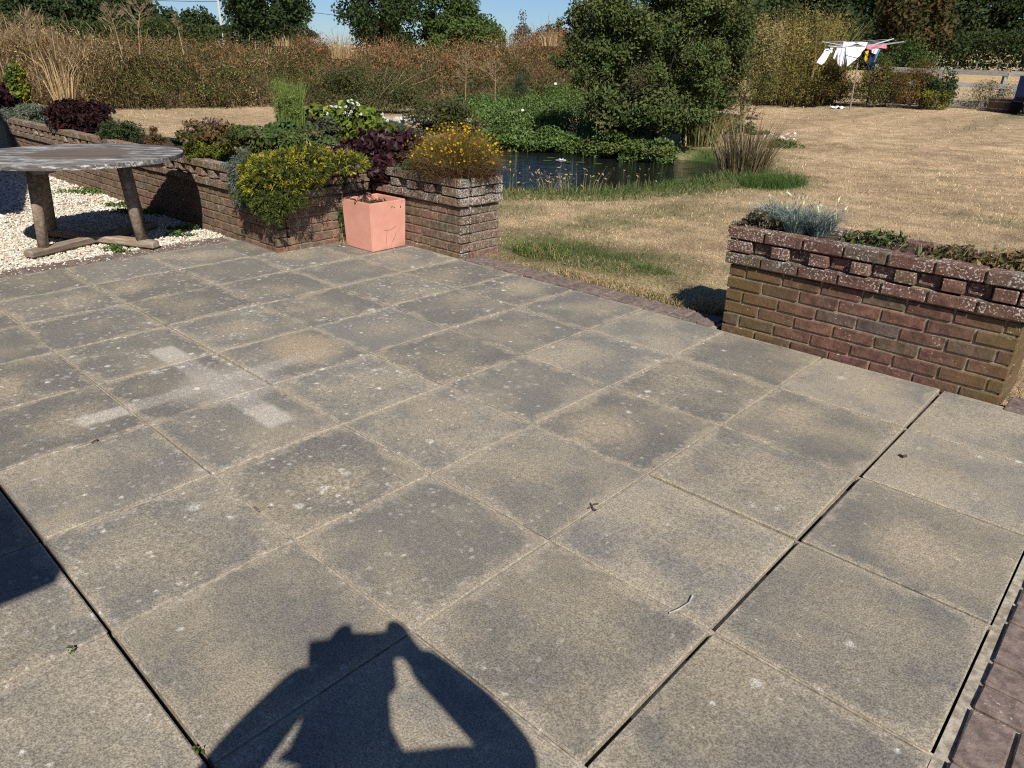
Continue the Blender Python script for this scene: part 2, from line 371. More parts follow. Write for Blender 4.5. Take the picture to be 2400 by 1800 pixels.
blot = ms.mapr(ms.math('ADD', ms.noise(Pr, 1.9, 3.0), ms.mapr(x, -4, 0, -0.03, 0.03)), 0.57, 0.70)
c = ms.mix(ms.math('MULTIPLY', blot, 0.35), c, (0.32, 0.265, 0.17))
# sandy patch where water dried
def gauss(px_, py_, rx, ry):
    a = ms.math('DIVIDE', ms.math('SUBTRACT', x, px_), rx); b = ms.math('DIVIDE', ms.math('SUBTRACT', y, py_), ry)
    q = ms.math('ADD', ms.math('MULTIPLY', a, a), ms.math('MULTIPLY', b, b)); return ms.mapr(ms.math('ADD', q, ms.math('MULTIPLY', ms.math('SUBTRACT', big, 0.5), 1.6)), 1.0, 0.2)
c = ms.mix(ms.math('MULTIPLY', gauss(-2.78, 1.0, 0.30, 0.24), 0.7), c, (0.35, 0.275, 0.18))
c = ms.mix(ms.math('MULTIPLY', gauss(-1.62, 1.02, 0.2, 0.16), 0.6), c, (0.34, 0.275, 0.185))
# pale print left by a parasol base
def bar(u, v, cu, cv, L, W, inner):
    a = ms.math('ABSOLUTE', ms.math('SUBTRACT', u, cu)); b = ms.math('ABSOLUTE', ms.math('SUBTRACT', v, cv)); wob = ms.math('ADD', ms.math('MULTIPLY', ms.math('SUBTRACT', mid, 0.5), 0.035), ms.math('MULTIPLY', ms.math('SUBTRACT', ms.noise(P, 14.0, 3.0), 0.5), 0.05))
    k = ms.math('MULTIPLY', ms.mapr(ms.math('ADD', a, wob), L, L-0.05), ms.mapr(ms.math('ADD', b, wob), W+0.012, W-0.022)); return ms.math('MULTIPLY', k, ms.mapr(a, L-0.32, L-0.2, inner, 1.0))
cross = ms.math('MAXIMUM', bar(x, y, -2.68, 0.425, 0.67, 0.072, 0.45), bar(y, x, 0.425, -2.66, 0.67, 0.062, 0.45))
cross = ms.math('MULTIPLY', cross, ms.mapr(mid, 0.2, 0.55, 0.7, 1.0))
c = ms.mix(ms.math('MULTIPLY', cross, ms.mapr(y, 0.75, 0.95, 0.85, 0.15)), c, (0.45, 0.405, 0.335))
c = ms.mix(ms.math('MULTIPLY', gauss(-2.62, 0.45, 0.30, 0.30), 0.45), c, (0.42, 0.375, 0.31))
# lichen spots: thick on the left, sparse on the right
wx = ms.n('ShaderNodeTexNoise'); ms.lk(P, wx.inputs['Vector']); wx.inputs['Scale'].default_value = 40; wx.inputs['Detail'].default_value = 3.0
Pw = ms.n('ShaderNodeVectorMath', operation='MULTIPLY_ADD'); ms.lk(wx.outputs['Color'], Pw.inputs[0]); Pw.inputs[1].default_value = (0.013,)*3; ms.lk(P, Pw.inputs[2]); Pw = Pw.outputs[0]
dens = ms.math('MULTIPLY', ms.mapr(ms.math('MULTIPLY_ADD', y, 0.45, x), 0.6, -1.9, 0.16, 1.2), ms.mapr(ms.noise(P, 1.4, 2.0), 0.38, 0.62, 0.12, 1.0))
for sc, amt, rad in ((7.0, 0.5, 0.16), (15.0, 0.6, 0.24), (33.0, 0.6, 0.32)):
    v = ms.voro(Pw, sc); cr = ms.xyz(v['Color'])
    has = ms.math('LESS_THAN', cr[0], ms.math('MULTIPLY', dens, amt)); r_ = ms.math('MULTIPLY', ms.math('ADD', cr[1], 0.35), rad)
    k = ms.math('MULTIPLY', has, ms.mapr(ms.math('SUBTRACT', v['Distance'], r_), 0.10, -0.16)); k = ms.math('MULTIPLY', k, ms.math('MULTIPLY', ms.mapr(cr[2], 0, 1, 0.2, 0.95), ms.mapr(x, -1.0, -4.0, 0.62, 1.0))); k = ms.math('MULTIPLY', k, ms.mapr(mid, 0.3, 0.58, 0.3, 1.0))
    c = ms.mix(k, c, (0.66, 0.635, 0.57))
c = ms.scalec(c, ms.mapr(fine, 0.26, 0.74, 0.52, 1.46)); c = ms.scalec(c, ms.mapr(mid, 0.25, 0.75, 0.84, 1.16))
ms.col(c); ms.bump(ms.math('ADD', fine, ms.math('MULTIPLY', mid, 1.2)), 0.5, 0.004); M_SLAB = ms.m

patio = empty('patio', (0, 0, 0), kind='structure')
mbase = MB(); mbase.box((-3.0, -2.2, -0.075), (17.0, 10.8, 0.04)); mbase.build('patio_bed', M_SOIL, patio)
slab_cache = {}
def slab_mesh(w_, d_):
    k = (round(w_, 3), round(d_, 3), random.randrange(3))
    if k not in slab_cache:
        V, fs = cbox((w_, d_, 0.045), 0.004); V = V+np.array([0, 0, -0.0225]); V += rng.normal(0, 0.0009, V.shape)*np.array([1, 1, 0.3])
        slab_cache[k] = np_mesh('paving_slab', V, fs); slab_cache[k].materials.append(M_SLAB)
    return slab_cache[k]
IY = {-1: -0.604, 0: -0.003, 1: 0.611, 2: 1.226, 3: 1.831, 4: 2.437, 5: 3.048}
IX = {-8: -4.87, -7: -4.277, -6: -3.658, -5: -3.042, -4: -2.444, -3: -1.8355, -2: -1.2297, -1: -0.613, 0: 0.010, 1: 0.609}
gx = lambda i: IX.get(i, i*S); gy = lambda j: IY.get(j, j*S)
jm = MB()
def dark_v(i, j): return (i == 0 and j in (-1, 0, 1, 2, 3, 4)) or (i == -1 and j == -2)     # open joint along Y on line i
def dark_h(i, j): return (j == -1 and -5 <= i <= -1)                                            # open joint along X on line j
for i in range(-9, 1):
    for j in range(-6, 5):
        x0, x1, y0, y1 = gx(i), gx(i+1), gy(j), gy(j+1)
        if i == -9: x0 = -5.49
        if x1 < -4.8:
            if y0 > 2.06: continue
            if j == 3: y1 = 2.09
        g0 = 0.008 if dark_v(i, j) else 0.0055; g1 = 0.007 if dark_v(i+1, j) else 0.0055
        h0 = 0.009 if dark_h(i, j) else 0.0055; h1 = 0.007 if dark_h(i, j+1) else 0.0055
        jit = rng.normal(0, 0.0016, 4); X0, X1, Y0, Y1 = x0+g0+jit[0], x1-g1+jit[1], y0+h0+jit[2], y1-h1+jit[3]
        o = link('paving_slab', slab_mesh(X1-X0, Y1-Y0), None, patio, ((X0+X1)/2, (Y0+Y1)/2, rng.normal(0, 0.0012)))
        o.rotation_euler = (rng.normal(0, 0.0022), rng.normal(0, 0.0022), rng.normal(0, 0.0016))
        zt = lambda: -0.005-abs(rng.normal(0, 0.0035))
        if not dark_v(i+1, j) and i < 0: a = zt(); jm.box((x1+random.choice((-1, 1))*rng.uniform(0.0015, 0.004), (y0+y1)/2, a-0.02), (0.0105, y1-y0-0.01, 0.04))
        if dark_v(i+1, j) and i < 0: jm.box((x1, (y0+y1)/2+rng.uniform(-0.1, 0.1), -0.045), (0.03, (y1-y0)*rng.uniform(0.3, 0.6), 0.04))
        if not dark_h(i, j): a = zt(); jm.box(((x0+x1)/2, y0+random.choice((-1, 1))*rng.uniform(0.0015, 0.004), a-0.0215), (x1-x0+0.012, 0.0105, 0.043))
jm.build('joint_mortar', M_JOINT, patio)

brick_cache = {}
def brick_mesh(size, mat, ch=0.005):
    k = (tuple(np.round(size, 3)), mat.name, random.randrange(4))
    if k not in brick_cache:
        V, fs = cbox(size, ch); V += rng.normal(0, 0.0012, V.shape)
        brick_cache[k] = np_mesh('brick', V, fs); brick_cache[k].materials.append(mat)
    return brick_cache[k]
def lay(parent, size, mat, loc, rz=0.0, wob=1.0):
    o = link('brick', brick_mesh(size, mat), None, parent, loc)
    o.rotation_euler = (rng.normal(0, 0.006)*wob, rng.normal(0, 0.006)*wob, rz+rng.normal(0, 0.008)*wob); return o
# flush brick edgings: gravel side, lawn side, right side
edg = empty('brick_edging', (0, 0, 0), kind='structure')
for k in range(33):
    yy = -1.55+k*0.109
    if yy < 2.03: lay(edg, (0.205, 0.099, 0.065), M_BE, (-5.60, yy, -0.031+rng.normal(0, 0.002)))
for k in range(21):
    xx = -3.56+k*0.1085
    if xx < -1.33: lay(edg, (0.099, 0.205, 0.065), M_BE, (xx, 3.163, -0.031+rng.normal(0, 0.003)))
for k in range(12): lay(edg, (0.099, 0.205, 0.065), M_BE, (0.345+k*0.109, 3.10, -0.031+rng.normal(0, 0.003)))
for r in range(24):
    yy = -1.9+r*0.2195
    if yy > 2.9: continue
    for q in range(4):
        if r % 2: lay(edg, (0.205, 0.1, 0.065), M_BE, (0.745+q*0.217, yy-0.055, -0.032)); lay(edg, (0.205, 0.1, 0.065), M_BE, (0.745+q*0.217, yy+0.055, -0.032))
        else: lay(edg, (0.1, 0.205, 0.065), M_BE, (0.692+q*0.217, yy, -0.032)); lay(edg, (0.1, 0.205, 0.065), M_BE, (0.80+q*0.217, yy, -0.032))
em = MB(); em.box((-5.60, 0.2, -0.045), (0.215, 3.7, 0.072)); em.box((-2.46, 3.163, -0.046), (2.3, 0.21, 0.07)); em.box((1.1, 0.6, -0.049), (0.985, 5.2, 0.07)); em.box((0.95, 3.10, -0.048), (1.3, 0.21, 0.068)); em.box((0.6215, 0.4, -0.037), (0.026, 5.0, 0.05))
em.build('joint_mortar', M_JOINT, edg)

# ---------------------------------------------------------------- brick planter walls
CO = 0.0762
def wall_run(parent, p0, p1, nrm, mat, e0=0.0, e1=0.0, off=0, z0=-0.045, top=True, depth=0.1025, limit=None):
    """one brick skin: face from p0 to p1, outward normal nrm; e0/e1 = how far the proud band sticks past each end"""
    p0 = np.array(p0, float); p1 = np.array(p1, float); L = np.linalg.norm(p1-p0); u = (p1-p0)/L; n = np.array(nrm, float)
    ang = math.atan2(u[1], u[0]); made = 0
    core = MB()
    def put(a, b, z, h, proud):
        nonlocal made
        if b-a < 0.025: return
        mid_ = p0+u*(a+b)/2-n*(depth/2-proud); s_ = rng.normal(0, 0.0015)
        lay(parent, (round((b-a-0.009)/0.004)*0.004, depth, h-0.0105), mat, (mid_[0]+n[0]*s_, mid_[1]+n[1]*s_, z+h/2), ang, 0.6); made += 1
    for k in range(9):
        z = z0+k*CO if k else z0
        z = -0.034+k*CO
        band = k >= 6; lo, hi = (-e0 if band else 0.0), (L+e1 if band else L)
        pr = 0.026 if band else 0.0
        if k == 7:
            a = lo; t = (off % 2)
            first = 0.16
            put(a, a+first, z, CO, pr); a += first; t = 1
            while a < hi-0.03:
                b = min(a+0.1125, hi)
                if hi-b < 0.05: b = hi
                put(a, b, z, CO, -0.012 if (t % 2 and b < hi) else pr); a = b; t += 1
        else:
            sh = (0.1125 if (k+off) % 2 else 0.0); a = lo; b = lo+(0.1125 if sh else 0.225)
            while a < hi-0.01:
                b2 = min(b, hi)
                if hi-b2 < 0.05: b2 = hi
                put(a, b2, z, CO, pr); a = b2; b = a+0.225
    c_ = p0+u*L/2-n*(0.006+0.046); rz = rotz(ang)
    core.box((c_[0], c_[1], 0.20), (L-0.05, 0.086, 0.50), rz)
    c_ = p0+u*(L+e1-e0)/2-n*(0.032-0.0165); core.box((c_[0], c_[1], 0.4625), (L+e0+e1-0.08, 0.032, 0.062), rz)
    core.box((c_[0]-n[0]*0.04, c_[1]-n[1]*0.04, 0.545), (L+e0+e1-0.10, 0.05, 0.15), rz)
    c2 = p0+u*(L+e1-e0)/2-n*(0.030-0.0165); core.box((c2[0], c2[1], 0.6135), (L+e0+e1-0.08, 0.030, 0.062), rz)
    core.build('mortar', M_MORTAR, parent); return made
rw = empty('brick_planter', (-0.5, 3.06, 0), 'low dark red brick planter wall with dentil band standing at the right of the patio', 'planter')
rw_loc = np.array(rw.location)
def W(e): return e
rw.location = (0, 0, 0)
wall_run(rw, (-1.272, 3.06), (0.268, 3.06), (0, -1), M_BR, 0.026, 0.026)
wall_run(rw, (0.268, 3.1645), (0.268, 3.49), (1, 0), M_BR, 0.0, 0.0, 1)
wall_run(rw, (-1.272, 3.49), (-1.272, 3.1645), (-1, 0), M_BR, 0.0, 0.0, 1)
wall_run(rw, (0.166, 3.49), (-1.17, 3.49), (0, 1), M_BR, 0.0, 0.0, 0)
sb = MB(); sb.box((-0.5, 3.275, 0.31), (1.34, 0.235, 0.63)); sb.build('soil', M_SOIL, rw)

lw = empty('brick_planter', (0, 0, 0), 'long weathered brick retaining wall of the raised bed with an L shaped corner', 'planter')
wall_run(lw, (-12.0, 2.05), (-4.83, 2.05), (0, -1), M_BL, 0.0, 0.026)
wall_run(lw, (-4.83, 2.1545), (-4.83, 3.05), (1, 0), M_BL, 0.0, -0.03, 1)
wall_run(lw, (-4.828, 3.05), (-3.645, 3.05), (0, -1), M_BL, -0.03, 0.026)
wall_run(lw, (-3.645, 3.1545), (-3.645, 3.50), (1, 0), M_BL, 0.0, 0.02, 1)
bk = MB(); bk.box((-8.6, 2.9, 0.28), (7.4, 0.1, 0.62)); bk.box((-4.38, 3.44, 0.28), (1.26, 0.1, 0.62)); bk.box((-12.4, 2.05, 0.28), (0.8, 0.1, 0.6)); bk.box((-5.0, 3.15, 0.28), (0.1, 0.5, 0.62)); bk.build('back_wall', M_MORTAR, lw)
sb = MB(); sb.box((-8.6, 2.5, 0.28), (7.5, 0.72, 0.60)); sb.box((-4.25, 3.27, 0.28), (1.05, 0.24, 0.60)); sb.box((-4.98, 2.75, 0.285), (0.18, 1.1, 0.60)); sb.build('soil', M_SOIL, lw)
# bricks beyond the first 300 (farthest along the wall) become one joined part
br = [o for o in lw.children if o.name.startswith('brick')]
br.sort(key=lambda o: (o.location.x+3.6)**2+(o.location.y-3)**2)
rest = br[300:]
if rest:
    jb = MB()
    for o in rest:
        V = np.array([v.co for v in o.data.vertices]); Rm = np.array(o.rotation_euler.to_matrix()); Vw = V@Rm.T+np.array(o.location)
        fs = {}
        for p in o.data.polygons: fs.setdefault(len(p.vertices), []).append(list(p.vertices))
        jb.add(Vw, [np.array(f) for f in fs.values()]); bpy.data.objects.remove(o)
    jb.build('brick', M_BL, lw, kind='stuff')

# ---------------------------------------------------------------- gravel
gm = m_simple('gravel_bed', (0.36, 0.31, 0.22), (0.62, 0.57, 0.46), 60.0, bd=0.02)
mb = MB(); mb.box((-9.4, 0.0, -0.045), (7.38, 4.3, 0.05)); o = mb.build('gravel_bed', gm); o['kind'] = 'structure'
def pebbles(n, xr, yr, smin, smax, zr):
    ico = np.array([[0, 0, 1], [0.87, 0, 0.2], [-0.1, 0.85, 0.25], [-0.8, 0.1, 0.2], [0.05, -0.9, 0.2], [0, 0, -0.8]])
    fc = np.array([[0, 1, 2], [0, 2, 3], [0, 3, 4], [0, 4, 1], [5, 2, 1], [5, 3, 2], [5, 4, 3], [5, 1, 4]])
    c = np.stack([rng.uniform(*xr, n), rng.uniform(*yr, n), rng.uniform(*zr, n)], 1); s_ = rng.uniform(smin, smax, n)
    a = rng.uniform(0, 6.28, n); sc = np.stack([s_*rng.uniform(0.8, 1.4, n), s_*rng.uniform(0.6, 1.0, n), s_*rng.uniform(0.4, 0.8, n)], 1)
    V = ico[None]*sc[:, None]+rng.normal(0, 0.12, (n, 6, 3))*s_[:, None, None]
    ti = rng.normal(0, 0.5, n); V2 = V.copy(); V2[..., 2] = V[..., 2]*np.cos(ti)[:, None]+V[..., 0]*np.sin(ti)[:, None]; V2[..., 0] = V[..., 0]*np.cos(ti)[:, None]-V[..., 2]*np.sin(ti)[:, None]; V = V2
    ca, sa = np.cos(a)[:, None], np.sin(a)[:, None]; x_, y_ = V[..., 0]*ca-V[..., 1]*sa, V[..., 0]*sa+V[..., 1]*ca
    V = np.stack([x_, y_, V[..., 2]], -1)+c[:, None]; F = fc[None]+6*np.arange(n)[:, None, None]
    base = np.array([[0.62, 0.57, 0.46], [0.68, 0.65, 0.57], [0.55, 0.46, 0.32], [0.50, 0.36, 0.24], [0.45, 0.43, 0.40]])[rng.choice(5, n, p=[0.4, 0.3, 0.17, 0.06, 0.07])]*rng.uniform(0.8, 1.15, (n, 1))
    return V.reshape(-1, 3), F.reshape(-1, 3), np.repeat(base, 6, 0)
A = [pebbles(26000, (-7.4, -5.72), (-0.6, 2.03), 0.009, 0.020, (-0.022, 0.0)), pebbles(17000, (-11.6, -7.4), (-0.2, 2.03), 0.012, 0.024, (-0.022, 0.002)), pebbles(250, (-5.72, -5.5), (-0.4, 1.9), 0.006, 0.012, (0.0, 0.006))]
Vs, Fs, Cs = [], [], []; nn = 0
for V, Fq, Cq in A: Vs.append(V); Fs.append(Fq+nn); Cs.append(Cq); nn += len(V)
mpb = Mat('pebble', 0.75, 0.3); at = mpb.n('ShaderNodeAttribute', attribute_name='col'); mpb.col(mpb.scalec(at.outputs['Color'], mpb.mapr(mpb.noise(mpb.pos(), 90.0, 2.0), 0.3, 0.7, 0.8, 1.15)))
o = link('gravel', np_mesh('gravel', np.concatenate(Vs), [np.concatenate(Fs)], np.concatenate(Cs)), mpb.m)
tag(o, 'cream stone chippings spread under the round table up to the brick edging', 'gravel', kind='stuff')
#PART2
# ---------------------------------------------------------------- vegetation tools
def unit(v): return v/(np.linalg.norm(v, axis=-1, keepdims=True)+1e-9)
class Veg:
    def __init__(s): s.V = []; s.C = []; s.F3 = []; s.F4 = []; s.n = 0
    def _push(s, V, C, F):
        k = F.shape[-1]; V = V.reshape(-1, 3); (s.F3 if k == 3 else s.F4).append(F.reshape(-1, k)+s.n); s.V.append(V); s.C.append(C.reshape(-1, 3)); s.n += len(V)
    def leaves(s, P, out, size, col, aspect=0.5, up=0.35, rnd=0.8, axis=None):
        n = len(P); size = np.broadcast_to(np.asarray(size, float), (n,))
        N = unit(out*0.6+rng.normal(0, rnd, (n, 3))+np.array([0, 0, up])); A = unit(np.cross(N, rng.normal(0, 1, (n, 3)) if axis is None else axis+rng.normal(0, 0.3, (n, 3)))); B = np.cross(N, A)
        L = size[:, None]*A*0.5; Wd = size[:, None]*aspect*B*0.5; sag = N*size[:, None]*0.12
        V = np.stack([P-L-sag, P+Wd-L*0.1, P+L-sag, P-Wd-L*0.1], 1)
        s._push(V, np.repeat(col, 4, 0), np.arange(n)[:, None]*4+np.arange(4)); return s
    def blades(s, B, h, lean, wd, col, az=None, bend=0.5):
        n = len(B); h = np.broadcast_to(np.asarray(h, float), (n,))[:, None]; wd = np.broadcast_to(np.asarray(wd, float), (n,))[:, None]
        a = rng.uniform(0, 6.283, n) if az is None else az
        side = np.stack([np.cos(a), np.sin(a), np.zeros(n)], 1)*wd*0.5; le = np.zeros((n, 3)); le[:, :2] = lean
        up = np.array([0, 0, 1.0]); m = B+up*h*0.55+le*h*0.55*(1-bend); t = B+up*h*(1-0.25*np.minimum(np.linalg.norm(le, axis=1, keepdims=True), 1.5))+le*h
        V = np.stack([B-side, B+side, m+side*0.75, m-side*0.75, t], 1)
        k = np.arange(n)[:, None]*5; s._push(V, np.repeat(col, 5, 0), k+np.arange(4)); s.F3.append((k+np.array([3, 2, 4]))+s.n-5*n); return s
    def discs(s, P, N, rad, col, k=6):
        n = len(P); N = unit(N); A = unit(np.cross(N, np.array([0.3, 0.2, 1.0])+0*N)); B = np.cross(N, A); a = np.arange(k)*2*np.pi/k
        rad = np.broadcast_to(np.asarray(rad, float), (n,))[:, None, None]
        V = P[:, None]+rad*(np.cos(a)[None, :, None]*A[:, None]+np.sin(a)[None, :, None]*B[:, None])
        V = np.concatenate([P[:, None]-N[:, None]*rad*0.35, V], 1); i = np.arange(k); f = np.stack([0*i, 1+i, 1+(i+1) % k], 1)
        s._push(V, np.repeat(col, k+1, 0), f[None]+np.arange(n)[:, None, None]*(k+1)); return s
    def build(s, name, mat, parent=None, kind=None):
        fs = []
        if s.F3: fs.append(np.concatenate([f.reshape(-1, 3) for f in s.F3]))
        if s.F4: fs.append(np.concatenate([f.reshape(-1, 4) for f in s.F4]))
        return link(name, np_mesh(name, np.concatenate(s.V), fs, np.concatenate(s.C)), mat, parent, kind=kind)
HR = np.array([math.cos(YAW), -math.sin(YAW), 0]); HF = np.array([math.sin(YAW), math.cos(YAW), 0])      # axes used to size plants
def palette(pal, n, wts=None):
    pal = np.asarray(pal, float); return pal[rng.choice(len(pal), n, p=wts)]*rng.uniform(0.75, 1.25, (n, 1))
def cloud(veg, c, r, n, size, pal, K=40, sig=0.2, aspect=0.5, shell=(0.62, 1.0), zmin=None, up=0.35, lump=0.25, rz=YAW, zlow=-0.6):
    c = np.asarray(c, float); r = np.asarray(r, float)
    d = unit(rng.normal(0, 1, (K*3, 3))); d = d[d[:, 2] > zlow][:K]; K = len(d)
    rad = rng.uniform(*shell, K)*(1+rng.uniform(-lump, lump, K)); ctr = d*rad[:, None]
    k = rng.integers(0, K, n); off = rng.normal(0, 1, (n, 3)); off = off/np.maximum(np.linalg.norm(off, axis=1, keepdims=True)/1.9, 1)
    q = ctr[k]+off*sig; Q = q*r; Q = Q@rotz(-rz).T if False else np.stack([Q[:, 0]*HR[0]+Q[:, 1]*HF[0], Q[:, 0]*HR[1]+Q[:, 1]*HF[1], Q[:, 2]], 1)
    P = c+Q; out = unit(np.stack([d[k][:, 0]*HR[0]+d[k][:, 1]*HF[0], d[k][:, 0]*HR[1]+d[k][:, 1]*HF[1], d[k][:, 2]], 1)*0.6+unit(off)*0.5)
    cp = palette(pal, K); col = cp[k]*0.55+palette(pal, n)*0.45
    if zmin is not None:
        m = P[:, 2] > zmin; P, out, col = P[m], out[m], col[m]
    veg.leaves(P, out, size*rng.uniform(0.65, 1.3, len(P)), col, aspect, up); return veg
def tuft(veg, c, rx, ry, n, h, wd, pal, spread=0.5, hv=0.35, bend=0.5):
    a = rng.uniform(0, 6.283, n); q = np.sqrt(rng.random(n)); bx, by = q*np.cos(a)*rx, q*np.sin(a)*ry
    B = np.asarray(c, float)+np.stack([bx*HR[0]+by*HF[0], bx*HR[1]+by*HF[1], 0*bx], 1)
    le = np.stack([np.cos(a)*HR[0]+np.sin(a)*HF[0], np.cos(a)*HR[1]+np.sin(a)*HF[1]], 1)*(q*spread)[:, None]+rng.normal(0, spread*0.35, (n, 2))
    veg.blades(B, h*rng.uniform(1-hv, 1+hv*0.6, n), le, wd*rng.uniform(0.7, 1.3, n), palette(pal, n), bend=bend); return veg
def place(px0, px1, pyt, pyb, dist=None, y=None, z=None):
    xc = (px0+px1)/2
    b = at_dist(xc, pyb, dist) if dist else at_y(xc, pyb, y) if y is not None else at_z(xc, pyb, z) if z is not None else ground(xc, pyb)
    d = math.hypot(*(b-CAM)[:2]); t = at_dist(xc, pyt, d); m = mpp((b+t)/2)
    return b, (px1-px0)*m, float(t[2]-b[2])
def stems(name, parent, base, tops, r0, r1, mat, mid=0.15, n=5):
    mb = MB()
    for t in tops:
        b = np.asarray(base)+rng.normal(0, 0.02, 3)*np.array([1, 1, 0]); t = np.asarray(t); md = (b+t)/2+rng.normal(0, mid, 3)*np.linalg.norm(t-b)*0.3
        mb.tube([b, (b+md)/2, md, (md+t)/2+rng.normal(0, 0.02, 3), t], np.linspace(r0, r1, 5), n)
    return mb.build(name, mat, parent)

def shrub(name, label, cat, box, pal, n, size, K=40, dr=0.8, aspect=0.5, mat=None, sig=0.2, sink=0.0, group=None, stem=True, up=0.35, shell=(0.62, 1.0), lump=0.25, zmin=-0.05, rzs=0.5):
    b, wd, h = box; root = empty(name, b, label, cat, group); v = Veg()
    cloud(v, (0, 0, h*(0.5-sink)), (wd/2/(1+sig*0.7), wd/2*dr, h*rzs), n, size, pal, K, sig, aspect, shell, zmin, up, lump, zlow=-0.8)
    v.build('foliage', mat or M_LEAF, root)
    if stem:
        tops = [np.array([*(rng.normal(0, 0.28, 2)*wd/2), h*rng.uniform(0.45, 0.8)]) for _ in range(7)]
        stems('stem', root, (0, 0, 0), tops, max(0.006, 0.016*h), 0.003, M_TWIG)
    return root
def tree(label, px, pyt, wpx, dist, pal, n, size, K=70, base_up=0.18, flat=0.55, dr=0.9, name='tree', group=None, trunk_r=0.25, zc=0.55, top_extra=0.0, sig=0.13):
    b = gpt(px, dist); t = at_dist(px, pyt, dist); h = float(t[2]-b[2])+top_extra; wd = wpx*mpp(at_dist(px, 60, dist))
    root = empty(name, b, label, 'tree', group); v = Veg()
    cloud(v, (0, 0, h*zc), (wd/2*0.92, wd/2*dr, h*(1-zc)*0.97), n, size, pal, K, sig, 0.6, (0.55, 1.0), h*base_up*0.35, 0.3, 0.22, zlow=-0.95)
    v.build('crown', M_LEAF, root)
    mb = MB(); mb.tube([(0, 0, -0.2), (0.1, 0, h*0.2), (0.0, 0.1, h*0.45), (0.1, 0, h*0.7)], [trunk_r*1.3, trunk_r, trunk_r*0.7, trunk_r*0.25], 8)
    for i in range(9):
        a = i*2.4; z0 = h*rng.uniform(0.22, 0.5); e = np.array([math.cos(a)*wd*0.32, math.sin(a)*wd*0.3, z0+h*rng.uniform(0.12, 0.3)])
        mb.tube([(0, 0, z0), e*np.array([0.5, 0.5, 0])+np.array([0, 0, (z0+e[2])/2+0.2]), e], [trunk_r*0.45, trunk_r*0.3, trunk_r*0.1], 6)
    mb.build('trunk', M_BARK, root); return root
G_DK = [(0.030, 0.050, 0.018), (0.040, 0.066, 0.021), (0.052, 0.080, 0.026)]
G_MD = [(0.055, 0.095, 0.024), (0.072, 0.118, 0.029), (0.092, 0.135, 0.036)]
G_OL = [(0.085, 0.088, 0.022), (0.065, 0.075, 0.020), (0.11, 0.10, 0.03)]
STRAW = [(0.42, 0.30, 0.15), (0.50, 0.37, 0.20), (0.34, 0.24, 0.12)]
BROWN = [(0.13, 0.072, 0.030), (0.17, 0.105, 0.042), (0.10, 0.062, 0.028), (0.20, 0.12, 0.055)]
RUST = [(0.20, 0.075, 0.028), (0.25, 0.11, 0.045), (0.15, 0.060, 0.026), (0.28, 0.16, 0.075)]
PURP = [(0.030, 0.010, 0.012), (0.045, 0.013, 0.016), (0.060, 0.018, 0.020), (0.022, 0.009, 0.011)]

# ---------------------------------------------------------------- far trees and hedges
for lab, px, pyt, wpx, d, n in (
    ('dark oak at the far left end of the treeline beyond the bank', 10, -80, 280, 78, 14000), ('broad dark oak second from the left in the far treeline', 150, -70, 260, 80, 13000), ('dark oak third from the left where the treeline starts to drop', 290, -30, 240, 82, 12000),
    ('smaller rounded tree at the lower end of the left treeline', 410, 14, 150, 95, 7000), ('low distant tree beside the utility pole', 490, 32, 130, 105, 6000)):
    tree(lab, px, pyt, wpx, d, G_DK+[(0.045, 0.060, 0.024)], n, 0.42, 70, dr=0.7, zc=0.5, sig=0.15)
tree('lone dark oak standing right of the utility pole above the bank', 630, -95, 205, 58, G_DK, 15000, 0.26, 80, zc=0.52, top_extra=0.4)
tree('distant hazy tree low on the skyline between the two oaks', 712, 58, 80, 120, [(0.05, 0.075, 0.04), (0.06, 0.085, 0.045)], 2500, 0.5, 30)
tree('big dark oak left of the pair on the skyline', 905, -110, 215, 55, G_DK+[(0.035, 0.058, 0.016)], 16000, 0.25, 80, zc=0.5)
tree('lighter green oak right of the pair on the skyline', 1075, -30, 215, 57, G_MD, 15000, 0.25, 70, zc=0.5)
tree('grey green twiggy tree on the skyline right of the oak pair', 1228, 45, 92, 48, [(0.12, 0.11, 0.075), (0.10, 0.10, 0.055), (0.15, 0.13, 0.09)], 4200, 0.13, 50, trunk_r=0.1, zc=0.5)
tree('small olive tree on the skyline beside the pond willow', 1302, 40, 72, 46, G_OL, 3600, 0.15, 40, trunk_r=0.1, zc=0.5)
tree('low olive bush at the foot of the lighter oak', 1168, 66, 75, 46, G_OL+G_MD, 2600, 0.16, 30, trunk_r=0.06)
for lab, px, pyt, wpx, d, pal, n in (
    ('dark tree behind the tall yellow bush in the right treeline', 1720, -60, 230, 62, G_DK, 11000), ('dark tree above the rotary washing line in the right treeline', 1890, -90, 240, 66, G_DK, 12000),
    ('dark green tree right of the washing line in the right treeline', 2020, -90, 210, 70, G_DK, 10000), ('russet tinged tree above the timber fence', 2120, -80, 180, 60, [(0.085, 0.062, 0.02), (0.06, 0.06, 0.018), (0.04, 0.05, 0.016), (0.11, 0.07, 0.025)], 10000),
    ('dark tree above the second fence post', 2250, -100, 220, 72, G_DK+[(0.05, 0.06, 0.02)], 11000), ('dark tree at the right edge of the photograph', 2400, -100, 230, 72, G_DK, 11000)):
    tree(lab, px, pyt, wpx, d, pal, n, 0.33, 70, dr=0.8, zc=0.5, sig=0.16, base_up=0.0)
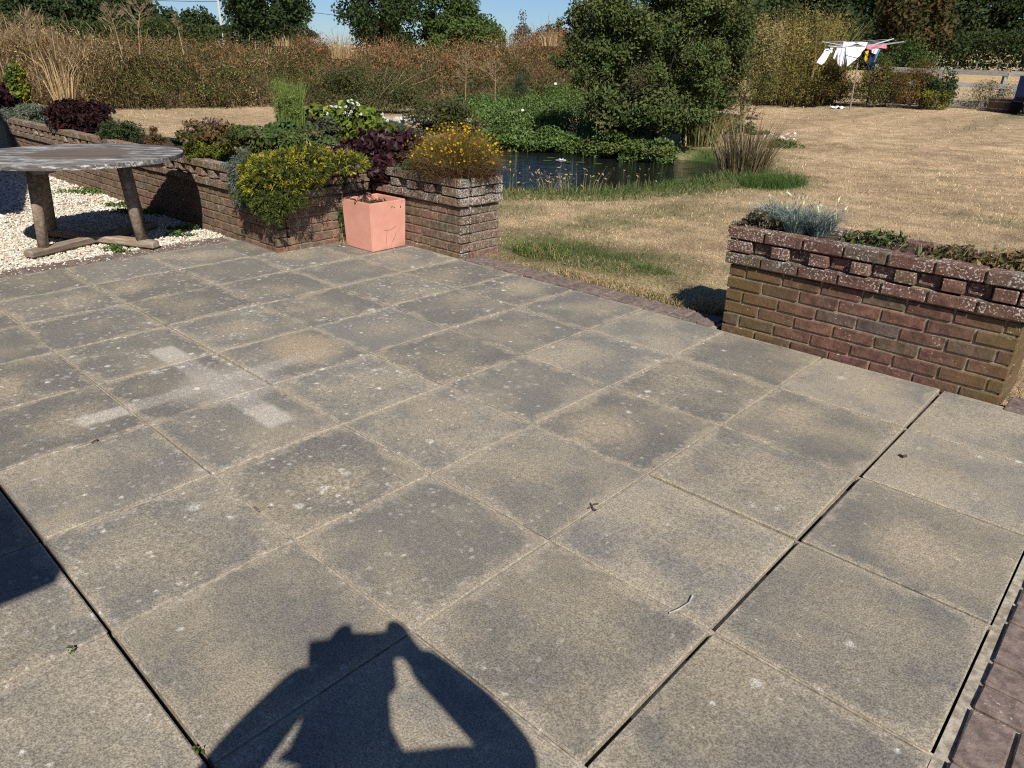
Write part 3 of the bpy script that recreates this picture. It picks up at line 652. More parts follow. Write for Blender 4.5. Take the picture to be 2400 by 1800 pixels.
def strip(name, label, cat, pts, thick, hts, pal, n, size, mat=None, aspect=0.6):
    """a clipped or wild hedge following ground points"""
    v = Veg(); pts = np.asarray(pts, float); k = rng.integers(0, len(pts)-1, n); t = rng.random(n)
    p = pts[k]*(1-t)[:, None]+pts[k+1]*t[:, None]; hh = np.asarray(hts)[k]*(1-t)+np.asarray(hts)[k+1]*t
    q = rng.random(n)**0.85; p[:, 2] = hgt(p[:, 0], p[:, 1])+hh*q*(0.9+0.2*vnoise(p[:, 0], p[:, 1], 0.9, 31)); p += HF*(rng.uniform(-0.5, 0.5, n)*thick)[:, None]
    v.leaves(p, np.tile(-HF*0.6+np.array([0, 0, 0.4]), (n, 1)), size*rng.uniform(0.7, 1.3, n), palette(pal, n), aspect)
    return tag(v.build(name, mat or M_LEAF), label, cat, kind='stuff')
strip('field_hedge', 'low dark green field hedge under the left treeline', 'hedge', [gpt(px, 60) for px in (-200, 0, 150, 300, 450, 580)], 1.6, [3.6, 3.6, 3.5, 3.3, 3.2, 2.9], [(0.05, 0.075, 0.02), (0.06, 0.085, 0.024), (0.04, 0.06, 0.018)], 16000, 0.20)
strip('field_hedge', 'dark undergrowth along the foot of the right treeline', 'hedge', [gpt(px, 60) for px in (1650, 1850, 2050, 2250, 2450, 2700)], 3.0, [3.0, 3.0, 2.4, 2.2, 2.6, 2.6], G_DK+[(0.06, 0.065, 0.02)], 20000, 0.20)
# far field fence
ORD = ['first', 'second', 'third', 'fourth', 'fifth', 'sixth', 'seventh', 'eighth', 'ninth', 'tenth', 'eleventh', 'twelfth', 'thirteenth']
for i, px in enumerate((2196, 2245, 2290, 2338, 2362, 2386)):
    b = gpt(px, 59); mb = MB(); mb.box((0, 0, 0.2), (0.06, 0.06, 0.9)); o = mb.build('fence_post', M_FENCE, loc=b)
    tag(o, ORD[i]+' thin grey fence post from the left along the far edge of the golden field', 'fence post', 'far field fence posts')
# utility pole and wires
pb = gpt(531, 72); mb = MB(); mb.tube([(0, 0, -0.3), (-0.1, 0, 8.2)], [0.13, 0.10], 8)
pole = empty('utility_pole', pb, 'thin grey utility pole on the skyline left of the lone oak', 'utility pole'); mb.build('pole', M_METAL, pole)
mb = MB(); mb.box((-0.1, 0, 7.7), (1.2, 0.08, 0.1), rotz(-YAW)); mb.build('crossarm', M_METAL, pole)
wy = lambda px, py, d: at_dist(px, py, d)
mb = MB(); mb.tube([wy(-200, -25, 72), wy(150, -6, 72), wy(355, 1, 72), wy(440, 3, 72), wy(527, 4, 72)], 0.022, 4); tag(mb.build('overhead_wire', M_BARK), 'dark overhead wire running left from the utility pole', 'wire')
mb = MB(); mb.tube([wy(531, 5, 72), wy(740, 30, 70), wy(820, 40, 69), wy(1000, 50, 68)], 0.02, 4); tag(mb.build('overhead_wire', M_BARK), 'overhead wire crossing the sky gap between the two oaks', 'wire')

# ---------------------------------------------------------------- the overgrown bank
bpx = np.array([-260, -100, 0, 120, 250, 400, 550, 660, 760, 880, 1000, 1120, 1230, 1340, 1500])
bba = np.array([262, 260, 260, 262, 258, 256, 253, 252, 250, 250, 248, 246, 244, 240, 238.])
bto = np.array([104, 110, 116, 121, 124, 125, 127, 121, 128, 131, 131, 131, 127, 104, 98.])
def bank(px, v, noise=0.0):
    """point on the bank's front face; v = 0 foot .. 1 crest"""
    base = np.stack([np.interp(px, bpx, [ground(a, b)[i] for a, b in zip(bpx, bba)]) for i in range(3)], -1) if not hasattr(bank, 't') else np.stack([np.interp(px, bpx, bank.t[:, i]) for i in range(3)], -1)
    hh = np.interp(px, bpx, bank.h); hh = hh*(0.80+0.28*vnoise(px*0.013, px*0+0.5, 1.0, 41)+0.2*vnoise(px*0.045, px*0+0.5, 1.0, 42))
    back = HF*(0.2+2.6*v**1.35+0.5*vnoise(px*0.02, v*3, 1.0, 43))[:, None]; p = base+back; p[:, 2] += hh*np.sin(np.minimum(v, 1)*np.pi/2)**0.8; return p
bank.t = np.array([ground(a, b) for a, b in zip(bpx, bba)])
bank.h = np.array([float(at_dist(a, c_, math.hypot(*(p-CAM)[:2])+2.8)[2]-p[2]) for a, c_, p in zip(bpx, bto, bank.t)])
bu = np.linspace(-250, 1490, 160); bv = np.array([0, 0.1, 0.25, 0.4, 0.55, 0.7, 0.85, 1.0])
rows = [bank(bu, np.full(160, v_))+HF*0.22-np.array([0, 0, 0.06]) for v_ in bv]; rows += [rows[-1]+HF*2.0-np.array([0, 0, 0.2]), rows[-1]+HF*3.0-np.array([0, 0, 2.6])]
BV = np.concatenate(rows); I = np.arange(len(BV)).reshape(len(rows), 160); BV += rng.normal(0, 0.05, BV.shape)
link('earth_bank', np_mesh('earth_bank', BV, [np.stack([I[:-1, :-1], I[:-1, 1:], I[1:, 1:], I[1:, :-1]], -1).reshape(-1, 4)], smooth=True), m_simple('earth_bank', (0.05, 0.032, 0.018), (0.12, 0.08, 0.042), 9.0, bd=0.06), kind='structure')
def bank_veg(name, label, cat, u0, u1, n_leaf, n_blade, palf, mat, size=0.068, nb_h=0.3):
    v = Veg(); K = int((u1-u0)*0.95); cu = rng.uniform(u0, u1, K); cv = rng.random(K)**0.8; ctr = bank(cu, cv)-HF*rng.uniform(-0.15, 0.5, K)[:, None]; rad = rng.uniform(0.14, 0.5, K)*np.where(rng.random(K) < 0.12, 1.4, 1.0)
    cc = np.array([palf(a, b_) for a, b_ in zip(cu, cv)]); k = rng.integers(0, K, n_leaf); off = rng.normal(0, 1, (n_leaf, 3)); off /= np.maximum(np.linalg.norm(off, axis=1, keepdims=True)/1.6, 1)
    P = ctr[k]+off*rad[k][:, None]*np.array([1.0, 1.0, 0.75]); P[:, 2] = np.maximum(P[:, 2], hgt(P[:, 0], P[:, 1])+0.02); col = cc[k]*rng.uniform(0.7, 1.3, (n_leaf, 1))*rng.uniform(0.9, 1.1, (n_leaf, 3))
    v.leaves(P, unit(off)-HF*0.3, size*rng.uniform(0.4, 1.4, n_leaf), col, 0.42, 0.3, 0.9)
    n = n_blade; k = rng.integers(0, K, n); P = ctr[k]+rng.normal(0, 0.8, (n, 3))*rad[k][:, None]; up_ = cv[k] < 0.9
    v.blades(P-np.array([0, 0, 0.1]), nb_h*rng.uniform(0.4, 1.4, n)*np.where(up_, 1, 0.7), rng.normal(0, 0.9, (n, 2))-HF[None, :2]*0.3, 0.013, (cc[k]*0.5+palette(STRAW+BROWN, n)*0.5)*rng.uniform(0.7, 1.4, (n, 1)))
    return tag(v.build(name, mat), label, cat, kind='stuff')
def bp(u, v_):
    a = float(vnoise(np.array([u*0.011]), np.array([v_*2.5]), 1.0, 51)[0]); b_ = float(vnoise(np.array([u*0.035]), np.array([v_*6]), 1.0, 52)[0]); t = a*0.6+b_*0.4
    straw, brn, olv, rst, dk = np.array([0.40, 0.29, 0.155]), np.array([0.215, 0.132, 0.058]), np.array([0.145, 0.122, 0.045]), np.array([0.29, 0.135, 0.058]), np.array([0.08, 0.052, 0.027])
    right = np.clip((u-560)/250, 0, 1); left = np.clip((260-u)/120, 0, 1); r_ = rng.random()
    grn = float(vnoise(np.array([u*0.006+3]), np.array([v_*1.5]), 1.0, 55)[0])
    if r_ < 0.62*left: c_ = straw
    elif grn > 0.6 and rng.random() < 0.6*np.clip(1.3-v_*1.3, 0, 1): c_ = np.array([0.085, 0.10, 0.03])*rng.uniform(0.7, 1.3)
    elif r_ < 0.62*left+(0.25+0.65*right)*np.clip((v_-0.28)/0.2, 0, 1): c_ = rst if rng.random() < 0.75 else straw*0.8
    elif t > 0.55: c_ = olv
    elif t < 0.38: c_ = brn if rng.random() < 0.7 else dk
    else: c_ = (brn+olv)/2 if rng.random() < 0.6 else straw*0.85
    return c_*rng.uniform(0.55, 1.4)
bank_veg('straw_bank', 'straw coloured grass and dead stems heaped on the left end of the bank', 'undergrowth', -240, 215, 32000, 12000, bp, M_DRY, nb_h=0.42)
bank_veg('bramble_bank', 'tangled brown and olive brambles covering the middle of the bank', 'undergrowth', 195, 760, 62000, 5000, bp, M_DRY)
bank_veg('bracken_bank', 'rust coloured dead bracken on the right part of the bank', 'undergrowth', 740, 1480, 62000, 8000, bp, M_DRY)
def stalk(px, pyb, pyt, dist, label, spread=0.3, nb=10, lean=0.1):
    b = at_dist(px, pyb, dist); t = at_dist(px, pyt, dist); h = float(t[2]-b[2]); root = empty('dead_stalk', b, label, 'dead plant'); mb = MB()
    top = np.array([lean*h*HR[0], lean*h*HR[1], h]); mb.tube([(0, 0, -0.2), top*0.5+rng.normal(0, 0.02, 3), top], [0.017, 0.012, 0.004], 5); mb.build('stem', M_DEADWOOD, root); mb = MB()
    for i in range(nb):
        f = rng.uniform(0.4, 0.98); a = rng.uniform(0, 6.28); l = h*spread*(1.25-f)*rng.uniform(0.6, 1.3); e = top*f+np.array([math.cos(a)*l, math.sin(a)*l, l*rng.uniform(0.5, 1.2)])
        mb.tube([top*f, (top*f+e)/2+np.array([0, 0, -0.02]), e], [0.006, 0.0045, 0.0025], 4)
        for q in range(7): g = e+rng.normal(0, 0.16, 3)*h*0.3; mb.tube([top*f*0.4+e*0.6, g], [0.004, 0.002], 3)
    mb.build('twig', M_DEADWOOD, root); return root
for px, yb, yt, lab, sp, ln in ((18, 200, 5, 'tall dead stalk at the left edge rising above the bank', 0.25, -0.06), (92, 190, 28, 'pale dead stalk with a brown seed head near the left edge', 0.45, -0.02), (128, 120, 62, 'short dead stalk between the taller ones near the left edge', 0.3, 0.1),
    (283, 110, 18, 'dead stalk with fanned twigs above the middle bank', 0.45, -0.15), (325, 110, 14, 'dead leaning stalk with a bushy brown head against the treeline', 0.55, 0.25), (428, 110, 36, 'straight dead spike standing alone above the brambles', 0.18, -0.12), (1090, 240, 130, 'pale dead weed stalk in front of the rust bracken', 0.3, 0.02), (1160, 225, 140, 'branching dry weed in front of the bracken left of the pond shrub', 0.5, 0.02)):
    stalk(px, yb, yt, 24.6 if yb < 200 else 23.2, lab, sp, 22, ln)
for px, yb, yt, lab, n in ((798, 130, 68, 'clump of tall straw grass on the crest of the bank', 60), (1290, 100, 62, 'straw grass clump on the bank crest beside the pond shrub', 60), (660, 100, 76, 'pale grass tuft on the crest below the lone oak', 40), (150, 230, 110, 'tall dry grass clump on the left slope of the bank', 60)):
    b = at_dist(px, yb, 25.5 if yb < 200 else 24.0); h = float(at_dist(px, yt, 25.5)[2]-b[2]); v = Veg(); tuft(v, (0, 0, -0.1), 0.25, 0.25, n, h*1.1, 0.018, STRAW, 0.45); root = empty('straw_grass', b, lab, 'grass clump'); v.build('blade', M_DRY, root, kind='stuff')
b, w_, h_ = place(735, 1010, 138, 266); root = empty('green_shrub', b, 'broad dull green shrub at the foot of the bank behind the white flowers', 'shrub'); v = Veg(); GSH = [(0.09, 0.105, 0.034), (0.07, 0.09, 0.03), (0.12, 0.12, 0.042), (0.06, 0.075, 0.026), (0.18, 0.15, 0.07)]
for fx, fz, rx_, rz_, n in ((-0.33, 0.45, 0.18, 0.42, 4200), (-0.12, 0.5, 0.2, 0.45, 4600), (0.1, 0.38, 0.2, 0.36, 4200), (0.3, 0.3, 0.19, 0.32, 3800), (0.0, 0.2, 0.45, 0.2, 3600), (-0.25, 0.2, 0.25, 0.2, 1500)): cloud(v, (fx*w_*HR[0], fx*w_*HR[1], fz*h_), (rx_*w_*0.85, rx_*w_*0.6, rz_*h_*0.9), n, 0.07, GSH, 34, 0.26, 0.4, (0.4, 1.1), 0.0, lump=0.45)
v.build('foliage', M_LEAF, root); stems('stem', root, (0, 0, 0), [np.array([*(rng.normal(0, 0.25, 2)*w_), h_*rng.uniform(0.6, 0.95)]) for _ in range(16)], 0.02, 0.004, M_TWIG)
shrub('dark_conifer', 'small dark pointed conifer at the foot of the bank left of the pond', 'shrub', place(1188, 1246, 172, 235, dist=19.5), [(0.055, 0.08, 0.04), (0.075, 0.10, 0.05), (0.10, 0.11, 0.06)], 2600, 0.05, 40, 0.9, 0.25, shell=(0.2, 1.0), lump=0.4)
# mown strip needs nothing; plants between the bed and the pond
def mound(name, label, cat, x0, x1, yt, yb, pal, n, size, dist=None, y=None, **k): return shrub(name, label, cat, place(x0, x1, yt, yb, dist, y), pal, n, size, **k)

# ---------------------------------------------------------------- the pond and its margins
pc = lambda px, py: np.array([*at_z(px, py, -0.02)[:2], -0.05])
BANKG_ = [(0.045, 0.085, 0.018), (0.060, 0.095, 0.022)]
big = empty('pond_shrub', gpt(1545, 15.6), 'large dark green bushy willow growing on the far bank of the pond', 'shrub'); bb = np.array(big.location); v = Veg()
PSH = [(0.070, 0.098, 0.028), (0.095, 0.125, 0.036), (0.045, 0.065, 0.02), (0.13, 0.14, 0.045), (0.085, 0.13, 0.033), (0.16, 0.15, 0.06)]
def blob(px, py, rpx, rpy, d, n, size, pal, K=40, **k):
    c_ = at_dist(px, py, d); m = mpp(c_); cloud(v, c_-bb, (rpx*m, min(rpx, 130)*m*0.75, rpy*m), n, size, pal, K, **k)
PK = dict(shell=(0.5, 1.02), lump=0.3, aspect=0.5)
for bq in ((1440, 255, 75, 55, 14.7), (1545, 270, 85, 55, 14.7), (1650, 235, 70, 50, 15.6), (1500, 160, 110, 100, 15.6), (1610, 130, 100, 110, 16.0)): blob(bq[0], bq[1], bq[2], bq[3], bq[4], 6500, 0.08, PSH, 50, sig=0.24, shell=(0.2, 0.95), aspect=0.55)
blob(1475, 110, 100, 100, 15.2, 8000, 0.07, PSH, 46, sig=0.2, **PK); blob(1580, 60, 105, 120, 15.8, 8000, 0.07, PSH, 46, sig=0.19, **PK); blob(1650, 150, 85, 105, 15.6, 7000, 0.065, PSH+G_OL, 44, sig=0.2, **PK)
blob(1405, 165, 62, 62, 14.9, 4200, 0.065, PSH, 30, sig=0.22, **PK); blob(1560, 225, 95, 62, 14.9, 5000, 0.065, PSH+G_MD, 40, sig=0.22, **PK); blob(1705, 100, 62, 95, 16.6, 5000, 0.07, G_OL+PSH, 36, sig=0.22, **PK); blob(1425, 75, 55, 60, 15.6, 3600, 0.065, PSH, 26, sig=0.24, **PK); blob(1600, -60, 140, 80, 16.2, 6000, 0.08, PSH, 44, sig=0.2, **PK)
blob(1510, 190, 40, 60, 14.35, 1500, 0.05, [(0.16, 0.14, 0.07), (0.11, 0.11, 0.045)], 14, sig=0.3, shell=(0.2, 1.0), aspect=0.3); blob(1375, 175, 35, 45, 14.9, 1600, 0.055, BANKG_, 16, sig=0.25)
for aq in np.linspace(math.pi*0.98, -0.2, 22):
    ex_, ey_ = 1540+185*math.cos(aq)+rng.normal(0, 12), 130-190*math.sin(aq)*0.95+rng.normal(0, 12)
    if ey_ > -30: blob(ex_, ey_, rng.uniform(20, 42), rng.uniform(22, 48), rng.uniform(15.0, 16.0), 900, 0.07, PSH, 12, sig=0.28, shell=(0.3, 1.1), aspect=0.5)
for aq in range(16): blob(rng.uniform(1400, 1690), rng.uniform(20, 270), rng.uniform(25, 45), rng.uniform(22, 42), 14.3+rng.uniform(0, 0.35), 800, 0.07, [PSH[1], PSH[3], PSH[4]], 12, sig=0.28, shell=(0.3, 1.1), aspect=0.5)
for _ in range(90):
    px = rng.uniform(1350, 1770); py = rng.uniform(-40, 70)+max(0, (1440-px))*0.5; c_ = at_dist(px, py, rng.uniform(15.2, 16.6))-bb; L = rng.uniform(0.3, 0.75)
    q = c_+np.linspace(-0.2, 1, 26)[:, None]*np.array([rng.normal(0, 0.12), rng.normal(0, 0.12), L]); v.leaves(q+rng.normal(0, 0.03, q.shape), unit(rng.normal(0, 1, q.shape)), 0.085, palette(PSH, 26), 0.4)
v.build('foliage', M_LEAF, big)
mb = MB()
for _ in range(16):
    t = np.array([rng.normal(0, 0.9), rng.normal(0, 0.6), rng.uniform(1.8, 3.6)]); mb.tube([(rng.normal(0, 0.15), rng.normal(0, 0.15), -0.1), t*np.array([0.35, 0.35, 0.4]), t*0.6], [0.04, 0.02, 0.005], 6)
mb.build('stem', M_BARK, big)
BANKG = [(0.085, 0.145, 0.030), (0.11, 0.18, 0.038), (0.135, 0.205, 0.05), (0.060, 0.10, 0.026)]
def margin(label, specs, pal, size, n, name='pond_ivy', aspect=0.65, mat=None):
    v = Veg(); b0 = pc(specs[0][0], specs[0][1])
    for (px, py, rpx, rpy) in specs:
        p = at_z(px, py+14, -0.1); m = mpp(p); cloud(v, p+np.array([0, 0, rpy*m*0.55])-b0, (rpx*m, rpx*m*0.55, rpy*m), n, size, pal, 34, 0.22, aspect, zmin=-0.12)
    root = empty(name, b0, label, 'ground cover'); v.build('foliage', mat or M_GLOSS, root); return root
margin('bright green leafy plants spilling over the left far edge of the pond', [(1120, 330, 70, 26), (1200, 334, 70, 28), (1290, 338, 70, 28), (1370, 342, 60, 28), (1120, 306, 85, 42), (1220, 304, 90, 44), (1325, 306, 80, 44), (1120, 284, 85, 40), (1220, 280, 90, 44), (1325, 280, 80, 44), (1400, 310, 60, 40)], BANKG, 0.055, 5600)
margin('dark green ivy trailing into the far side of the pond under the shrub', [(1440, 352, 60, 30), (1520, 362, 60, 28), (1450, 318, 80, 42), (1535, 316, 75, 46), (1570, 290, 50, 50)], BANKG+[(0.12, 0.14, 0.03), (0.09, 0.105, 0.025), (0.15, 0.155, 0.04)], 0.055, 6500)
margin('light green scrub climbing from the pond towards the bank', [(1110, 262, 60, 30), (1190, 256, 65, 34), (1270, 252, 70, 38), (1345, 258, 60, 40), (1060, 275, 45, 22)], BANKG+BANKG+G_OL, 0.06, 5200)
margin('loose olive scrub between the reeds and the dry lawn', [(1668, 322, 40, 45), (1720, 320, 40, 35), (1775, 325, 32, 20)], G_OL+G_MD, 0.06, 1700)
def reeds(label, px, py, wpx, hpx, n, pal, spread, wd=0.014, name='reed_clump', cat='reeds', z=-0.16, hv=0.4, bend=0.3):
    b = at_z(px, py, z); m = mpp(b); v = Veg(); tuft(v, (0, 0, 0), wpx*m/2, wpx*m/2*0.8, n, hpx*m*1.12, wd, pal, spread, hv, bend); root = empty(name, b, label, cat); v.build('blade', M_DRY, root, kind='stuff'); return root
reeds('clump of tan and green rushes at the right end of the pond', 1738, 428, 88, 122, 560, [(0.23, 0.165, 0.09), (0.16, 0.12, 0.065), (0.11, 0.11, 0.035), (0.30, 0.24, 0.155), (0.09, 0.065, 0.035)], 0.42, 0.012, hv=0.6, bend=0.2)
reeds('tall flag irises with bent yellowed leaves standing in the far pond water', 1635, 366, 75, 95, 170, [(0.13, 0.15, 0.04), (0.22, 0.18, 0.06), (0.40, 0.32, 0.18), (0.10, 0.13, 0.035)], 0.25, 0.035, 'flag_iris', 'iris', hv=0.25)
rt = reeds('spiky golden sedge tops above the flag irises', 1648, 318, 90, 55, 260, [(0.36, 0.25, 0.06), (0.28, 0.20, 0.05), (0.16, 0.15, 0.04)], 1.0, 0.025, 'golden_sedge', 'sedge', z=0.2)
for lab, px, py, w_, h_, n in (('sparse seeding grass stalks at the near edge of the pond', 1340, 462, 150, 55, 46), ('short seed heads at the near pond edge left of centre', 1290, 462, 60, 45, 30), ('few bent grass stalks hanging over the pond by the pillar', 1205, 465, 40, 55, 10), ('thin bent stalks over the near pond edge right of the seed heads', 1500, 455, 80, 45, 12)):
    b = at_z(px, py, -0.06); m = mpp(b); v = Veg(); tuft(v, (0, 0, 0), w_*m/2, 0.12, n, h_*m*1.15, 0.008, [(0.35, 0.28, 0.14), (0.22, 0.2, 0.08)], 0.35, 0.4)
    Vt = v.V[-1].reshape(-1, 5, 3)[:, 4]; v.leaves(Vt, unit(rng.normal(0, 1, Vt.shape)), 0.05, palette([(0.40, 0.31, 0.16)], len(Vt)), 0.35); root = empty('seed_grass', b, lab, 'grass stalks'); v.build('blade', M_DRY, root, kind='stuff')
lily = at_z(1316, 379, -0.118); v = Veg()
for k_, (rr, tilt, nn_) in enumerate(((0.075, 0.35, 9), (0.05, 0.8, 7), (0.025, 1.4, 5))):
    for i in range(nn_):
        a = i*6.283/nn_+k_; d_ = np.array([math.cos(a), math.sin(a), tilt]); p_ = (unit(d_)*rr)[None]; v.leaves(p_, np.array([[-math.cos(a)*tilt, -math.sin(a)*tilt, 1.0]]), 0.09, np.array([[0.8, 0.8, 0.76]]), 0.5, 0, 0.05, axis=np.array([[-math.sin(a), math.cos(a), 0]]))
root = empty('water_lily', lily, 'single white water lily flower open on the pond', 'water lily'); v.build('petal', M_PETAL, root)
v = Veg(); q = np.array([[0.1, 0.05, 0.002], [-0.12, 0.1, 0.002], [-0.25, -0.1, 0.002], [0.28, 0.2, 0.002], [-0.5, 0.3, 0.002], [0.6, 0.3, 0.002]]); v.discs(q, np.tile([0, 0, 1.0], (6, 1)), 0.09, np.tile([0.05, 0.075, 0.025], (6, 1)), 10); v.build('lily_pad', M_GLOSS, root)
def flower_patch(name, label, cat, b, rx, ry, z0, z1, n, rad, col, parent=None, k=6, fn='flower', tilt=0.5):
    root = parent or empty(name, b, label, cat); v = Veg(); a = rng.uniform(0, 6.28, n); q = np.sqrt(rng.random(n)); x_, y_ = q*np.cos(a)*rx, q*np.sin(a)*ry
    P_ = np.stack([x_*HR[0]+y_*HF[0], x_*HR[1]+y_*HF[1], rng.uniform(z0, z1, n)], 1); v.discs(P_, rng.normal(0, tilt, (n, 3))+np.array([0.3, -0.2, 1.0]), rad*rng.uniform(0.7, 1.2, n), palette([col], n)*0+np.array(col)*rng.uniform(0.85, 1.1, (n, 1)), k)
    v.build(fn, M_PETAL, root, kind='stuff'); return root
b = ground(1828, 345); root = empty('white_wildflower', b, 'white flat topped wildflowers on the dry lawn right of the reeds', 'wildflowers'); v = Veg(); tuft(v, (0, 0, 0), 0.35, 0.25, 120, 0.22, 0.012, G_MD, 0.7); cloud(v, (0, 0, 0.05), (0.35, 0.25, 0.08), 500, 0.05, G_MD, 20); v.build('foliage', M_LEAF, root); flower_patch(None, None, None, b, 0.38, 0.25, 0.14, 0.28, 26, 0.028, (0.75, 0.75, 0.68), root)
for i, (px, py, d) in enumerate(((1302, 196, 14.2), (1225, 258, 14.0), (1610, 255, 14.5), (1568, 200, 14.6))):
    p_ = at_dist(px, py, d); root = empty('bindweed_flower', p_, ('white bindweed flower high at the left of the pond shrub', 'white bindweed flower in the green bank left of the pond', 'white bindweed flower right of centre below the pond shrub', 'small pale flower high in the middle of the pond shrub')[i], 'flower'); v = Veg(); v.discs(np.zeros((1, 3)), np.array([[0.5, -0.6, 0.6]]), 0.026, np.array([[0.75, 0.75, 0.75]]), 9); v.build('petal', M_PETAL, root)

# rockery edge and plants between the bed and the pond
pal_r = None
def rock_mesh(s_):
    bm = bmesh.new(); bmesh.ops.create_icosphere(bm, subdivisions=2, radius=1.0); sd_ = rng.random(3)*50
    for v_ in bm.verts:
        k_ = 0.8+0.5*vnoise(np.array([v_.co.x*1.5+sd_[0]+v_.co.z]), np.array([v_.co.y*1.5+sd_[1]-v_.co.z]), 1.0, 77)[0]; v_.co = Vector((v_.co.x*s_[0]*k_, v_.co.y*s_[1]*k_, v_.co.z*s_[2]*k_))
    me = bpy.data.meshes.new('stone'); bm.to_mesh(me); bm.free(); return me
for i in range(13):
    px = 872+i*19+rng.uniform(-4, 4); p_ = at_dist(px, 283+rng.uniform(-3, 3), 13.2); o = link('edging_stone', rock_mesh((rng.uniform(0.07, 0.12), 0.09, rng.uniform(0.05, 0.075))), M_STONE, None, p_); o['group'] = 'rockery edging stones'
    tag(o, ORD[i]+' pale stone from the left in the rockery edge behind the yellow flowers', 'stone')
mound('grey_green_perennial', 'grey green low perennials below the rockery stones', 'perennial', 845, 985, 285, 330, [(0.07, 0.085, 0.05), (0.09, 0.10, 0.06), (0.055, 0.075, 0.03)], 5000, 0.05, dist=12.0, stem=False)
mound('grassy_scrub', 'grey green grassy scrub between the rockery and the pond', 'ground cover', 960, 1130, 240, 330, G_OL+[(0.09, 0.10, 0.05)], 6500, 0.06, dist=13.2, stem=False)
b, w_, h_ = place(718, 890, 245, 345, dist=9.2); root = empty('white_flowering_shrub', b, 'lime leaved shrub with white flowers behind the purple foliage', 'flowering shrub'); v = Veg()
LIME = [(0.16, 0.21, 0.025), (0.11, 0.15, 0.02), (0.07, 0.10, 0.02), (0.21, 0.24, 0.03)]
cloud(v, (0, 0, h_*0.45), (w_/2, w_*0.4, h_*0.5), 1900, 0.085, LIME+[(0.05, 0.05, 0.02)], 40, 0.22, 0.7, zmin=0.0); cloud(v, (0, 0, h_*0.25), (w_/2*0.9, w_*0.35, h_*0.3), 1800, 0.05, BROWN+G_OL, 40, 0.25, 0.3, zmin=0.0); v.build('foliage', M_LEAF, root)
m = mpp(b); stems('stem', root, (0, 0, 0), [np.array([*(rng.normal(0, 0.25, 2)*w_), h_*rng.uniform(0.6, 1.0)]) for _ in range(14)], 0.008, 0.003, M_TWIG)
wf = Veg(); [wf.leaves(np.array([[0.013*math.cos(q_*1.3), 0.013*math.sin(q_*1.3), 0.006*(q_ % 3)]]), np.array([[0.5, -0.5, 0.7]]), 0.030, np.array([[0.72, 0.75, 0.68]]), 0.7, 0.1, 0.7) for q_ in range(6)]; wfm = None
for (px, py) in ((810, 250), (815, 238), (826, 243), (838, 243), (832, 253), (823, 235), (840, 246), (777, 250), (787, 250), (796, 252), (808, 265), (817, 268), (823, 262), (834, 262), (795, 274), (805, 278), (816, 278), (768, 268), (780, 262), (845, 268), (896, 268), (908, 283), (898, 276)):
    p_ = at_dist(px, py, 8.95+rng.uniform(-0.1, 0.2))-b
    if wfm is None: o = wf.build('flower', M_PETAL, root); wfm = o.data
    else: o = link('flower', wfm, None, root)
    o.location = p_; o.rotation_euler = rng.normal(0, 0.4, 3)
# tall feathery plant
b, w_, h_ = place(646, 724, 184, 318, dist=8.0); root = empty('feathery_plant', b, 'tall feathery bright green plant standing behind the raised bed', 'feathery plant'); v = Veg()
FE = [(0.19, 0.25, 0.06), (0.24, 0.30, 0.08), (0.14, 0.20, 0.045)]
tuft(v, (0, 0, 0), w_*0.36, w_*0.3, 420, h_*1.02, 0.006, FE, 0.16, 0.25); cloud(v, (0, 0, h_*0.55), (w_/2.3, w_/2.3, h_*0.45), 5200, 0.05, FE, 70, 0.16, 0.10, (0.1, 1.0), up=0.0); v.build('foliage', M_LEAF, root)
mound('trailing_green_plant', 'dark green leafy plant around the foot of the feathery plant', 'perennial', 620, 740, 276, 325, G_MD+[(0.09, 0.13, 0.05)], 2600, 0.06, dist=8.1, stem=False)
mound('pale_flowering_trailer', 'thin trailing stems with tiny pale flowers left of the feathery plant', 'perennial', 560, 640, 300, 335, [(0.08, 0.10, 0.045), (0.11, 0.13, 0.06), (0.30, 0.34, 0.26)], 700, 0.04, dist=8.0, stem=False)
b, w_, h_ = place(580, 735, 322, 362, y=2.75); root = empty('green_grass_clump', b, 'bright green fine grass between the yellow shrub and the feathery plant', 'grass clump'); v = Veg(); tuft(v, (0, 0, -0.02), w_*0.5, 0.3, 1100, h_*0.8, 0.007, [(0.07, 0.14, 0.04), (0.10, 0.17, 0.05), (0.15, 0.2, 0.08)], 0.8, 0.6); v.build('blade', M_GRASS, root, kind='stuff')
mound('purple_foliage_plant', 'small purple leaved plant at the foot of the white flowering shrub', 'perennial', 710, 748, 282, 318, PURP, 500, 0.06, dist=8.6, stem=False)
mound('grey_sage', 'soft grey green sage between the lime shrub and the purple foliage', 'perennial', 735, 800, 285, 330, [(0.10, 0.115, 0.06), (0.08, 0.09, 0.05)], 1500, 0.05, dist=7.9, stem=False)

mound('leafy_ground_cover', 'low mixed green growth filling the ground behind the bed wall', 'ground cover', 540, 760, 300, 345, G_MD+G_OL+[(0.10, 0.14, 0.05), (0.14, 0.12, 0.06)], 5200, 0.05, dist=7.3, stem=False, lump=0.5, shell=(0.3, 1.1))
mound('dry_ground_cover', 'brownish low growth behind the yellow green mound', 'ground cover', 430, 570, 300, 345, BROWN+G_OL+[(0.2, 0.15, 0.08)], 3000, 0.045, dist=7.6, stem=False, lump=0.5, shell=(0.3, 1.1))
